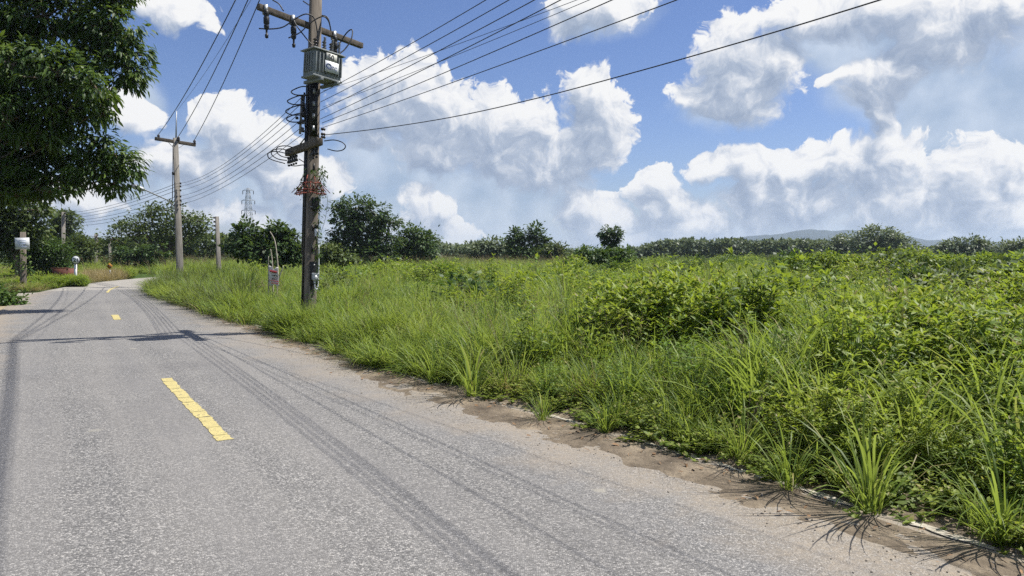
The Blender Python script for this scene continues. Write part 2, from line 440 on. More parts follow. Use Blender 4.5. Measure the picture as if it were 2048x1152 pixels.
M['arrester'] = mat_plain('grey_polymer', (0.20, 0.20, 0.195), (0.12, 0.12, 0.115), 15, 0.5, 0.4)
def mat_trafo():
    m, T, out = new_mat('transformer_paint'); g = T.node('ShaderNodeNewGeometry'); P = g.outputs['Position']
    n = T.noise(P, 3.5, 8, 0.6); c = T.ramp(n, [(0.3, (0.15, 0.165, 0.16)), (0.7, (0.23, 0.25, 0.245))])
    st = T.noise(T.vmath('MULTIPLY', P, (9, 9, 0.8)), 2.2, 6, 0.7)
    c = T.mix(T.maprange(st, 0.52, 0.72, 0, 0.7), c, (0.075, 0.07, 0.06, 1))
    ru = T.noise(P, 6.0, 8, 0.7)
    c = T.mix(T.maprange(ru, 0.62, 0.72, 0, 0.7), c, (0.14, 0.07, 0.035, 1))
    principled(T, out, c, 0.55, 0.4, 0, n, 0.01, 0.2)
    return m
M['trafo'] = mat_trafo()
M['pylon'] = mat_plain('pylon_steel', (0.36, 0.38, 0.41), (0.28, 0.30, 0.32), 1, 0.6, 0.4)  # steel lightened: the far haze is put into its colour
M['white'] = mat_plain('white_enamel', (0.74, 0.76, 0.78), (0.58, 0.60, 0.62), 6, 0.5, 0.4)
M['plate'] = mat_plain('pale_plate', (0.55, 0.55, 0.50), (0.40, 0.40, 0.36), 16, 0.6)
M['ink_black'] = mat_plain('ink_black', (0.02, 0.02, 0.02), None, 10, 0.6)
M['ink_blue'] = mat_plain('ink_blue', (0.035, 0.055, 0.20), None, 10, 0.5)
M['ink_red'] = mat_plain('ink_red', (0.42, 0.03, 0.035), None, 10, 0.6)
M['pale_blue'] = mat_plain('faded_print', (0.42, 0.50, 0.70), (0.50, 0.56, 0.72), 10, 0.7)
M['red_net'] = mat_plain('red_net', (0.30, 0.075, 0.05), (0.16, 0.045, 0.035), 30, 0.8)
M['clear'] = mat_plain('meter_glass', (0.42, 0.44, 0.44), (0.30, 0.32, 0.32), 20, 0.15, 0.7, 0, 0)
M['rust'] = mat_plain('rusty_red', (0.17, 0.062, 0.04), (0.085, 0.035, 0.026), 5, 0.8, 0.3)
M['amber'] = mat_plain('amber_sign', (0.48, 0.22, 0.03), (0.36, 0.17, 0.03), 6, 0.5)
M['banner'] = mat_plain('banner_cloth', (0.62, 0.60, 0.57), (0.46, 0.43, 0.40), 5, 0.8)
M['stick'] = mat_plain('bare_stick', (0.48, 0.44, 0.36), (0.30, 0.26, 0.20), 20, 0.9)
def mat_paint(name, c1, c2, wear):
    m, T, out = new_mat(name); g = T.node('ShaderNodeNewGeometry'); P = g.outputs['Position']
    v = T.node('ShaderNodeTexVoronoi'); T.link(P, v.inputs['Vector']); v.inputs['Scale'].default_value = 85
    sx = T.node('ShaderNodeSeparateXYZ'); T.link(v.outputs['Color'], sx.inputs[0])
    n = T.noise(P, 7.0, 6, 0.7)
    c = T.mix(T.maprange(n, 0.35, 0.65), (*c2, 1), (*c1, 1))
    hole = T.maprange(T.math('ADD', T.math('MULTIPLY', sx.outputs[0], 0.5), n), wear, wear + 0.12, 0, 0.9)
    c = T.mix(hole, c, (0.12, 0.115, 0.10, 1))
    principled(T, out, c, 0.85, 0.2, 0, v.outputs['Distance'], 0.004, 0.7)
    return m
M['yellow'] = mat_paint('yellow_paint', (0.53, 0.445, 0.185), (0.38, 0.325, 0.15), 0.90)
M['white_paint'] = mat_plain('white_road_paint', (0.52, 0.485, 0.42), (0.27, 0.235, 0.18), 9, 0.85, 0.2, 0, 0.4)
M['dead_leaf'] = mat_plain('dead_leaf', (0.26, 0.15, 0.07), (0.13, 0.08, 0.045), 12, 0.8)

def mat_ground():
    m, T, out = new_mat('field_soil')
    g = T.node('ShaderNodeNewGeometry')
    n = T.noise(g.outputs['Position'], 0.8, 8, 0.6)
    n2 = T.noise(g.outputs['Position'], 0.05, 4, 0.6)
    c = T.ramp(n, [(0.3, (0.030, 0.032, 0.014)), (0.6, (0.055, 0.075, 0.022)), (0.8, (0.085, 0.105, 0.03))])
    c = T.mix(T.maprange(n2, 0.4, 0.65), c, (0.05, 0.085, 0.02, 1))
    principled(T, out, c, 0.95, 0.1, 0, n, 0.05, 0.8)
    return m
def mat_road():
    m, T, out = new_mat('asphalt')
    uvn = T.node('ShaderNodeUVMap'); g = T.node('ShaderNodeNewGeometry')
    s = T.node('ShaderNodeSeparateXYZ'); T.link(uvn.outputs[0], s.inputs[0])
    lat, along = s.outputs[0], s.outputs[1]
    P = g.outputs['Position']
    # aggregate: chips of mixed tone, a few centimetres apart
    v1 = T.node('ShaderNodeTexVoronoi'); v1.feature = 'F1'; T.link(P, v1.inputs['Vector']); v1.inputs['Scale'].default_value = 95
    v2 = T.node('ShaderNodeTexVoronoi'); v2.feature = 'F1'; T.link(P, v2.inputs['Vector']); v2.inputs['Scale'].default_value = 30
    sc1 = T.node('ShaderNodeSeparateXYZ'); T.link(v1.outputs['Color'], sc1.inputs[0])
    sc2 = T.node('ShaderNodeSeparateXYZ'); T.link(v2.outputs['Color'], sc2.inputs[0])
    chips = T.ramp(sc1.outputs[0], [(0.0, (0.066, 0.066, 0.066)), (0.40, (0.150, 0.147, 0.143)), (0.75, (0.245, 0.239, 0.230)), (1.0, (0.48, 0.46, 0.43))])
    big = T.math('MULTIPLY', T.maprange(sc2.outputs[1], 0.86, 0.95), T.maprange(v2.outputs['Distance'], 0.30, 0.20))
    c = T.mix(big, chips, (0.34, 0.325, 0.29, 1))
    gap = T.maprange(v1.outputs['Distance'], 0.35, 0.75, 0, 0.5)
    c = T.mix(gap, c, (0.045, 0.044, 0.043, 1))
    # polished wheel paths, tar-dark patches, pale droppings
    for c0 in (-1.55, -0.35, 0.75, 1.85):
        wp = T.maprange(T.math('ABSOLUTE', T.math('SUBTRACT', lat, c0)), 0.38, 0.05, 0, 1, True)
        wp = T.math('MULTIPLY', wp, T.maprange(T.noise(P, 0.9, 4, 0.6), 0.35, 0.65, 0.10, 0.42))
        c = T.mix(wp, c, (0.175, 0.170, 0.168, 1))
    pat = T.maprange(T.noise(P, 0.33, 7, 0.68), 0.50, 0.66, 0, 0.40)
    c = T.mix(pat, c, (0.105, 0.102, 0.104, 1))
    v3 = T.node('ShaderNodeTexVoronoi'); v3.feature = 'F1'; T.link(T.vmath('ADD', P, T.vmath('MULTIPLY', T.noise_color(P, 9.0), (0.12, 0.12, 0))), v3.inputs['Vector']); v3.inputs['Scale'].default_value = 1.1
    sc3 = T.node('ShaderNodeSeparateXYZ'); T.link(v3.outputs['Color'], sc3.inputs[0])
    spot = T.math('MULTIPLY', T.maprange(v3.outputs['Distance'], 0.085, 0.05), T.maprange(sc3.outputs[0], 0.70, 0.74, 0, 0.6))
    c = T.mix(spot, c, (0.36, 0.34, 0.28, 1))
    # broad tone, lengthwise wear
    st = T.node('ShaderNodeCombineXYZ'); T.link(T.math('MULTIPLY', lat, 2.2), st.inputs[0]); T.link(T.math('MULTIPLY', along, 0.10), st.inputs[1])
    streak = T.noise(st.outputs[0], 1.0, 5, 0.6, '2D')
    tone = T.noise(P, 0.55, 5, 0.6)
    k = T.math('ADD', T.math('MULTIPLY', streak, 0.75), T.math('MULTIPLY', tone, 0.45))
    c = T.mix(T.maprange(k, 0.42, 0.80, 0.0, 0.45), c, (0.25, 0.237, 0.22, 1))
    # sand washed on from the verge
    en = T.noise(P, 1.3, 6, 0.65)
    sand = T.maprange(T.math('ADD', lat, T.math('MULTIPLY', T.math('SUBTRACT', en, 0.5), 2.0)), T.maprange(along, 5.0, 14.0, 1.85, 1.30), T.maprange(along, 5.0, 14.0, 2.75, 2.5))
    sand_l = T.maprange(T.math('ADD', T.math('MULTIPLY', lat, -1.0), T.math('MULTIPLY', T.math('SUBTRACT', en, 0.5), 1.8)), 1.9, 2.6)
    sand = T.math('MULTIPLY', T.math('MAXIMUM', sand, sand_l), T.maprange(T.noise(P, 26, 3, 0.7), 0.25, 0.62, 0.25, 0.85))
    c = T.mix(sand, c, (0.29, 0.24, 0.18, 1))
    # pale concrete beyond the junction
    conc = T.ramp(T.noise(P, 2.5, 6, 0.65), [(0.3, (0.24, 0.225, 0.20)), (0.7, (0.33, 0.31, 0.275))])
    c = T.mix(T.maprange(along, 37.2, 37.6), c, conc)
    h = T.math('ADD', T.math('MULTIPLY', T.math('SUBTRACT', 1.0, v1.outputs['Distance']), 1.0), T.math('MULTIPLY', tone, 0.5))
    principled(T, out, c, 0.82, 0.28, 0, h, 0.006, 0.9)
    return m
def mat_soil():
    m, T, out = new_mat('verge_soil')
    g = T.node('ShaderNodeNewGeometry'); P = g.outputs['Position']
    n = T.noise(P, 2.2, 8, 0.68); n2 = T.noise(P, 30, 4, 0.7)
    c = T.ramp(n, [(0.28, (0.075, 0.061, 0.046)), (0.5, (0.175, 0.142, 0.104)), (0.70, (0.31, 0.255, 0.185))])
    c = T.mix(T.maprange(n2, 0.55, 0.75, 0, 0.6), c, (0.05, 0.036, 0.026, 1))
    principled(T, out, c, 0.95, 0.12, 0, T.math('ADD', n2, n), 0.03, 0.9)
    return m
M['ground'] = mat_ground(); M['road'] = mat_road(); M['soil'] = mat_soil()
M['side_road'] = mat_plain('pale_concrete', (0.32, 0.295, 0.25), (0.22, 0.20, 0.17), 2.5, 0.9, 0.2, 0, 0.3)
M['sand'] = mat_plain('sandy_ground', (0.36, 0.30, 0.21), (0.22, 0.18, 0.12), 3, 0.95, 0.1, 0, 0.6)
M['hill'] = mat_plain('hill_forest', (0.020, 0.040, 0.042), (0.013, 0.026, 0.030), 0.03, 0.95, 0.1, 0, 0)

# ------------------------------------------------------------------ road, ground
CL = np.array([(9.4, -12.5), (5.4, -6.2), (-2.61, 6.71), (-4.66, 10.0), (-10.0, 18.9), (-16.0, 29.6), (-18.6, 35.6), (-20.3, 42.0), (-20.6, 48.5), (-19.0, 56.0), (-15.0, 64.0), (-8.0, 73.0), (2, 82)], float)
def resample(P, step):
    P = smooth_path(np.c_[P, np.zeros(len(P))], 12)[:, :2]
    L = np.r_[0, np.cumsum(np.linalg.norm(np.diff(P, axis=0), axis=1))]
    t = np.arange(0, L[-1], step)
    return np.c_[np.interp(t, L, P[:, 0]), np.interp(t, L, P[:, 1])], t
CP, CT = resample(CL, 0.16)
tan = np.gradient(CP, axis=0); tan /= np.linalg.norm(tan, axis=1, keepdims=True)
CN = np.c_[tan[:, 1], -tan[:, 0]]              # to the right of travel
i0 = int(np.argmin(np.abs(CP[:, 1] - 0)))
CT = CT - CT[i0]                                # distance along, 0 beside the camera
WR = np.interp(CP[:, 1], [0, 4.5, 8, 16, 22, 28, 40], [3.35, 3.22, 2.86, 2.62, 2.2, 1.75, 1.7])
WL = np.interp(CP[:, 1], [0, 28, 34, 44], [2.75, 2.75, 2.3, 1.9])
def latlong(x, y):
    """signed lateral offset from the white edge line (positive = field side), index along the road"""
    x = np.atleast_1d(x); y = np.atleast_1d(y)
    lat = np.empty(len(x)); idx = np.empty(len(x), int)
    for a in range(0, len(x), 4000):
        d = (x[a:a + 4000, None] - CP[None, :, 0]) ** 2 + (y[a:a + 4000, None] - CP[None, :, 1]) ** 2
        i = d.argmin(1); idx[a:a + 4000] = i
        lat[a:a + 4000] = (x[a:a + 4000] - CP[i, 0]) * CN[i, 0] + (y[a:a + 4000] - CP[i, 1]) * CN[i, 1]
    return lat, idx
def on_road(lat, d_along, z=0.0):
    i = int(np.argmin(np.abs(CT - d_along)))
    p = CP[i] + CN[i] * lat
    return np.array([p[0], p[1], z])

gx = np.array([-5000, -200, -60, -20, 0, 20, 60, 200, 5000], float); gy = np.array([-300, -30, 0, 10, 30, 80, 200, 600, 6000], float)
GV = np.array([(x, y, -0.07) for y in gy for x in gx]); n_ = len(gx)
GF = np.array([(j * n_ + i, j * n_ + i + 1, (j + 1) * n_ + i + 1, (j + 1) * n_ + i) for j in range(len(gy) - 1) for i in range(n_ - 1)])
tag(link('ground', np_mesh('ground', GV, GF), M['ground']), kind='structure')
NL = 13
V, UVs = [], []
for i in range(len(CP)):
    for j in range(NL):
        l = -WL[i] + (WL[i] + WR[i] + 0.12) * j / (NL - 1)
        V.append((*(CP[i] + CN[i] * l), -0.004 - 0.0012 * l * l)); UVs.append((l, CT[i]))
F = [(i * NL + j, i * NL + j + 1, (i + 1) * NL + j + 1, (i + 1) * NL + j) for i in range(len(CP) - 1) for j in range(NL - 1)]
road = link('road', np_mesh('road', V, np.array(F), uv=np.array(UVs), smooth=True), M['road'])
tag(road, kind='structure')
def road_z(l): return -0.004 - 0.0012 * l * l

# yellow centre dashes: worn blocks of paint with cracks between
def paint_piece(name, l0, l1, d0, d1, mat, z, jag=0.012, n=7, parent=road):
    pts = []
    for t in np.linspace(0, 1, n): pts.append((l0 + random.uniform(-jag, jag), d0 + (d1 - d0) * t))
    for t in np.linspace(0, 1, 4)[1:-1]: pts.append((l0 + (l1 - l0) * t, d1 + random.uniform(-jag, jag)))
    for t in np.linspace(1, 0, n): pts.append((l1 + random.uniform(-jag, jag), d0 + (d1 - d0) * t))
    for t in np.linspace(1, 0, 4)[1:-1]: pts.append((l0 + (l1 - l0) * t, d0 + random.uniform(-jag, jag)))
    V = []
    for zz in (z, z + 0.004):
        for (l, d) in pts:
            f = np.interp(d, CT, np.arange(len(CT))); i = int(f); t = f - i
            c = CP[i] * (1 - t) + CP[min(i + 1, len(CP) - 1)] * t; nn = CN[i]
            V.append((c[0] + nn[0] * l, c[1] + nn[1] * l, zz + road_z(l)))
    m = len(pts); me = bpy.data.meshes.new(name)
    me.from_pydata([tuple(v) for v in V], [], [tuple(range(m, 2 * m))] + [(k, (k + 1) % m, m + (k + 1) % m, m + k) for k in range(m)])
    return link(name, me, mat, parent)
def along_of(px, py):
    g = gnd(px, py); l, i = latlong(g[0], g[1]); return float(CT[i[0]]), float(l[0])
d0, la = along_of(432, 880); d1, lb = along_of(330, 757)
cuts = np.sort(np.r_[d0, d1, d0 + (d1 - d0) * (np.arange(1, 13) + rng.uniform(-.3, .3, 12)) / 13])
for k in range(len(cuts) - 1):
    g_ = 0.006 if k % 4 else 0.02
    paint_piece('paint_block', -0.065 + random.uniform(-.006, .006), 0.068 + random.uniform(-.004, .004), cuts[k] + g_, cuts[k + 1] - 0.005, M['yellow'], 0.001, jag=0.010)
d0, _ = along_of(232, 640); d1, _ = along_of(224, 630)
for k in range(4): paint_piece('paint_block', -0.09, 0.07, d0 + (d1 - d0) * k / 4 + .02, d0 + (d1 - d0) * (k + 1) / 4, M['yellow'], 0.003)
d0, _ = along_of(211, 585); d1, _ = along_of(228, 573)
paint_piece('centre_dash', -0.05, 0.05, d0, d1, M['yellow'], 0.003, n=20)
# worn white edge line on the field side
dd = -1.0
while dd < 34:
    L_ = random.uniform(0.15, 0.9)
    if random.random() < 0.72:
        i = int(np.argmin(np.abs(CT - dd)))
        w = random.uniform(0.035, 0.08)
        paint_piece('edge_line_patch', WR[i] - w, WR[i] + random.uniform(-0.01, 0.02), dd, dd + L_, M['white_paint'], 0.007 if dd < 15 else 0.010, jag=0.022, n=9)
    dd += L_ + random.uniform(0.03, 0.3)

# ragged strip of soil and silt along the field edge
td = np.concatenate([np.arange(-3, 14, 0.05), np.arange(14, 46, 0.16)]); SL = 34
cx_, cy_ = np.interp(td, CT, CP[:, 0]), np.interp(td, CT, CP[:, 1]); nx_, ny_ = np.interp(td, CT, CN[:, 0]), np.interp(td, CT, CN[:, 1]); wr_ = np.interp(td, CT, WR)
wid = (0.78 + 0.42 * fbm(td * 0.35, td * 0 + 3.0, 5)) * np.interp(td, [0, 8, 14, 22, 40], [1.0, 0.95, 0.8, 0.55, 0.4])
tt = np.linspace(0, 1, SL)[None, :]
LT = wr_[:, None] + 0.55 - (wid[:, None] + 0.55) * tt
nz = fbm(td[:, None] * 2.6 + 0 * LT, LT * 5.0, 9, 5) - 0.5
nf = fbm(td[:, None] * 9.0 + 0 * LT, LT * 14.0, 19, 3) - 0.5
fall = np.interp(tt, [0, .42, .75, 1.0], [0.012, 0.009, 0.000, -0.016])
HH = fall + 0.030 * nz + 0.010 * nf
show = (fbm(td * .9, td * 0 + 7.0, 4) > 0.47)[:, None] & (np.abs(LT - wr_[:, None] + .03) < .065)
ZZ = np.vectorize(road_z)(np.minimum(LT, wr_[:, None])) + HH - np.where(show, 0.016, 0) + 0.05 * np.maximum(0, LT - wr_[:, None])
V = np.stack([cx_[:, None] + nx_[:, None] * LT, cy_[:, None] + ny_[:, None] * LT, ZZ], -1).reshape(-1, 3)
ia, ja = np.meshgrid(np.arange(len(td) - 1), np.arange(SL - 1), indexing='ij'); ia, ja = ia.ravel(), ja.ravel()
F = np.c_[ia * SL + ja, (ia + 1) * SL + ja, (ia + 1) * SL + ja + 1, ia * SL + ja + 1]
tag(link('soil_shoulder', np_mesh('soil_shoulder', V, np.array(F), smooth=True), M['soil']), kind='structure')
# side road joining from the left, and a sandy apron
def sheet(name, pxs, z, mat):
    P = [gnd(*p) for p in pxs]
    me = bpy.data.meshes.new(name); me.from_pydata([(p[0], p[1], z) for p in P], [], [tuple(range(len(P)))])
    return tag(link(name, me, mat), kind='structure')
sheet('side_road', [(-260, 603), (60, 591), (215, 588), (240, 566), (236, 561), (190, 570), (150, 575), (70, 584), (-260, 594)], -0.03, M['side_road'])
sheet('sandy_shoulder', [(-60, 700), (40, 640), (120, 606), (160, 590), (60, 592), (-200, 600), (-260, 640)], -0.034, M['sand'])

# far blue hill
hp = [(1380, 490), (1480, 476), (1520, 470), (1570, 465), (1610, 460), (1660, 461), (1700, 459), (1740, 462), (1790, 468), (1850, 478), (1920, 481), (2000, 486), (2150, 488), (2400, 492)]
xs = np.arange(1330, 2500, 6.0); HY = 2600.0
top = np.interp(xs, [p[0] for p in hp], [p[1] for p in hp]) + (fbm(xs / 14.0, xs * 0, 3) - 0.5) * 3.0 + (fbm(xs / 60.0, xs * 0, 8) - 0.5) * 5
V, F = [], []
for k, x in enumerate(xs):
    p = at(x, top[k], HY)
    for j, (f, dz) in enumerate(((-0.35, 0.0), (-0.2, 0.35), (-0.1, 0.7), (0.0, 1.0), (0.15, 0.6), (0.4, 0.0))):
        V.append((p[0] * (1 + f * 0.6), HY * (1 + f * 0.6), -2 + (p[2] + 2) * dz))
for k in range(len(xs) - 1):
    for j in range(5): F.append((k * 6 + j, (k + 1) * 6 + j, (k + 1) * 6 + j + 1, k * 6 + j + 1))
tag(link('hill', np_mesh('hill', V, np.array(F), smooth=True), M['hill']), kind='structure')

# ------------------------------------------------------------------ foliage builders
LEAF_V = np.array([(0, 0, 0), (-.16, .30, .035), (.16, .30, .035), (0, .36, 0), (-.12, .66, .01), (.12, .66, .01), (0, .66, -.03), (0, 1, -.12)], float)
LEAF_F = np.array([(0, 2, 3), (0, 3, 1), (1, 3, 6), (1, 6, 4), (3, 2, 5), (3, 5, 6), (4, 6, 7), (6, 5, 7)])
CARD_V = np.array([(0, 0, 0), (-.27, .42, .07), (.27, .42, .07), (0, 1, -.10)], float)
CARD_F = np.array([(0, 2, 1), (1, 2, 3)])
def unit(v): return v / (np.linalg.norm(v, axis=-1, keepdims=True) + 1e-9)
def scatter(tv, tf, pos, dirs, nrm, size, lv, width=1.0):
    """copies of a leaf template: dirs = leaf axis, nrm = upper side"""
    d = unit(dirs); s = unit(np.cross(d, nrm)); n = np.cross(s, d)
    k = len(tv)
    w = np.asarray(width) * np.ones(len(pos))
    P = (tv[None, :, 0, None] * s[:, None, :] * w[:, None, None] + tv[None, :, 1, None] * d[:, None, :] + tv[None, :, 2, None] * n[:, None, :]) * np.asarray(size).reshape(-1, 1, 1) + pos[:, None, :]
    F = tf[None] + (np.arange(len(pos)) * k)[:, None, None]
    return P.reshape(-1, 3), F.reshape(-1, tf.shape[1]), np.repeat(lv, k)
def join(parts):
    V, F, L = [], [], []; o = 0
    for v, f, l in parts:
        V.append(v); F.append(f + o); L.append(l); o += len(v)
    return np.concatenate(V), np.concatenate(F), np.concatenate(L)
def blades(n, rad, length, width, lean=(0.05, 0.6), droop=(0.8, 2.2), seg=5, r=rng, upright=0.0):
    """n arching grass blades from a tuft of radius rad -> V,F,lv (quads as tris)"""
    az = r.uniform(0, 2 * np.pi, n); rr = rad * np.sqrt(r.random(n))
    base = np.c_[np.cos(az) * rr, np.sin(az) * rr, np.zeros(n)]
    az = az + r.normal(0, 0.6, n)
    L = r.uniform(length[0], length[1], n); W = r.uniform(width[0], width[1], n)
    th = r.uniform(lean[0], lean[1], n); dr = r.uniform(droop[0], droop[1], n) * (1 - upright * r.random(n))
    side = np.c_[-np.sin(az), np.cos(az), np.zeros(n)]
    p = base.copy(); V = np.empty((n, seg * 2 + 1, 3)); tw = r.uniform(-0.5, 0.5, n)
    for i in range(seg + 1):
        t = i / seg
        w = W * (0.55 + 0.9 * t if t < 0.4 else (1 - ((t - 0.4) / 0.6) ** 1.6) * 0.91)
        a = th + dr * t ** 2
        nrm = np.c_[-np.cos(az) * np.cos(a), -np.sin(az) * np.cos(a), np.sin(a)]
        sd = side * np.cos(tw * t)[:, None] + nrm * np.sin(tw * t)[:, None]
        if i < seg:
            V[:, 2 * i] = p - sd * (w / 2)[:, None]; V[:, 2 * i + 1] = p + sd * (w / 2)[:, None]
        else: V[:, 2 * seg] = p
        am = th + dr * ((i + 0.5) / seg) ** 2
        p = p + np.c_[np.cos(az) * np.sin(am), np.sin(az) * np.sin(am), np.cos(am)] * (L / seg)[:, None]
    f = []
    for i in range(seg - 1): f += [(2 * i, 2 * i + 1, 2 * i + 3), (2 * i, 2 * i + 3, 2 * i + 2)]
    f.append((2 * seg - 2, 2 * seg - 1, 2 * seg))
    f = np.array(f); k = seg * 2 + 1
    F = (f[None] + (np.arange(n) * k)[:, None, None]).reshape(-1, 3)
    V[:, :, 2] = np.maximum(V[:, :, 2], 0.004 + 0.0 * V[:, :, 2])
    return V.reshape(-1, 3), F, np.repeat(r.random(n), k)
def stems_leaves(nst, height, spread, leaf, pairs, r=rng, fold=0.35, lw=1.0, up=0.25):
    """herb: curved stems with opposite leaf pairs; returns leaf part and stem MB"""
    parts = []; mb = MB()
    for s in range(nst):
        a = r.uniform(0, 2 * np.pi); rr = spread * math.sqrt(r.random()); h = height * r.uniform(0.6, 1.0) * (1 - 0.35 * (rr / (spread + 1e-6)) ** 2)
        b = np.array([math.cos(a), math.sin(a), 0]) * rr * 0.35
        e = np.array([math.cos(a) * rr, math.sin(a) * rr, h])
        mid = (b + e) / 2 + np.array([0, 0, h * 0.14])
        P = smooth_path([b, mid, e], 4)
        mb.tube(P, np.linspace(0.006, 0.002, len(P)), 3, False)
        t = np.linspace(0.18, 1, pairs); f = t * (len(P) - 1); i = np.minimum(f.astype(int), len(P) - 2); fr = (f - i)[:, None]
        pos = P[i] * (1 - fr) + P[i + 1] * fr
        for q in (0, math.pi):
            az = a + q + np.arange(pairs) * (math.pi / 2) + r.normal(0, 0.35, pairs)
            upv = up + r.normal(0, 0.3, pairs)
            d = np.c_[np.cos(az), np.sin(az), upv]
            nr = np.c_[r.normal(0, .3, pairs), r.normal(0, .3, pairs), np.ones(pairs)]
            sz = leaf * r.uniform(0.6, 1.25, pairs) * (1.1 - 0.45 * t)
            parts.append(scatter(LEAF_V if leaf > 0.05 else CARD_V, LEAF_F if leaf > 0.05 else CARD_F, pos, d, nr, sz, np.clip(0.25 + 0.5 * t * r.random() + r.normal(0, .2, pairs), 0, 1), lw))
        # terminal rosette
        k = 4; az = r.uniform(0, 6.28, k)
        parts.append(scatter(LEAF_V if leaf > 0.05 else CARD_V, LEAF_F if leaf > 0.05 else CARD_F, np.repeat(e[None], k, 0), np.c_[np.cos(az), np.sin(az), r.uniform(.2, 1, k)], np.c_[np.zeros(k), np.zeros(k), np.ones(k)], leaf * r.uniform(.4, .8, k), r.uniform(.6, 1, k), lw))
    return join(parts), mb
PROTO = bpy.data.collections.new('plant_prototypes')      # never linked to the scene
protos = {}
def proto(name, V, F, lv, mat, extra=None, extra_mat=None):
    nf = len(F)
    if extra is not None and extra.n:
        ev = np.concatenate(extra.V); ef = []
        if extra.F4:
            q = np.concatenate(extra.F4); ef.append(q[:, [0, 1, 2]]); ef.append(q[:, [0, 2, 3]])
        if extra.F3: ef.append(np.concatenate(extra.F3))
        ef = np.concatenate(ef) + len(V)
        V = np.concatenate([V, ev]); F = np.concatenate([F, ef]); lv = np.concatenate([lv, np.full(len(ev), 0.4)])
    me = np_mesh(name, V, F, lv); me.materials.append(mat)
    if extra is not None and extra.n:
        me.materials.append(extra_mat)
        mi = np.zeros(len(F), np.int32); mi[nf:] = 1; me.polygons.foreach_set('material_index', mi)
    o = bpy.data.objects.new('%02d_%s' % (len(protos), name), me); PROTO.objects.link(o)
    protos[name] = (len(protos), me)
for k in range(4):   # arching tussocks, about 0.8 m
    proto('tussock%d' % k, *blades(64, 0.10, (0.5, 1.25), (0.012, 0.026), (0.02, 0.85), (0.6, 2.4), seg=6), M['grass'])
for k in range(3):   # meadow grass, upright, thin
    proto('meadow%d' % k, *blades(46, 0.20, (0.5, 1.1), (0.012, 0.026), (0.0, 0.55), (0.4, 2.3), seg=5), M['grass'])
for k in range(2):   # tall reeds with seed stalks
    v = blades(42, 0.14, (0.8, 1.6), (0.014, 0.026), (0.0, 0.4), (0.5, 2.2), seg=6)
    mb = MB()
    for q in range(5):
        a = random.uniform(0, 6.28); h = random.uniform(1.3, 1.75)
        P = smooth_path([(0, 0, 0), (math.cos(a) * .1, math.sin(a) * .1, h * .6), (math.cos(a) * .3, math.sin(a) * .3, h)], 4)
        mb.tube(P, np.linspace(.004, .0015, len(P)), 3, False)
        for u in np.linspace(0.72, 1, 9):
            p = P[int(u * (len(P) - 1))]; b = random.uniform(0, 6.28)
            mb.tube([p, p + np.array([math.cos(b) * .05, math.sin(b) * .05, .05])], .0025, 3, False)
    proto('reed%d' % k, *v, M['grass'], mb, M['seed'])
for k in range(2):   # darker, brownish dense grass
    proto('darkgrass%d' % k, *blades(70, 0.26, (0.5, 1.15), (0.009, 0.018), (0.0, 0.8), (0.3, 2.0), seg=4), M['grass_dark'])
for k in range(4):   # leafy herb
    lf, mb = stems_leaves(14, 1.0, 0.46, 0.155, 8)
    proto('herb%d' % k, *lf, M['herb'], mb, M['stem'])
for k in range(2):   # finer darker shrub
    lf, mb = stems_leaves(20, 1.0, 0.5, 0.078, 11)
    proto('fineherb%d' % k, *lf, M['shrub'], mb, M['stem'])
for k in range(3):   # low creeping cover
    lf, mb = stems_leaves(24, 0.34, 0.42, 0.078, 6, lw=1.6, up=0.1)
    proto('cover%d' % k, *lf, M['cover'], mb, M['stem'])
for k in range(2):
    lf, mb = stems_leaves(17, 0.9, 0.5, 0.11, 9, lw=0.9)
    proto('lime%d' % k, *lf, M['lime'], mb, M['stem'])
proto('dry0', *blades(90, 0.25, (0.5, 1.1), (0.007, 0.014), (0.0, 0.7), (0.3, 2.0), seg=4), M['grass_dry'])
proto('dry1', *blades(90, 0.25, (0.5, 1.1), (0.007, 0.014), (0.0, 0.7), (0.3, 2.0), seg=4), M['grass_dry'])

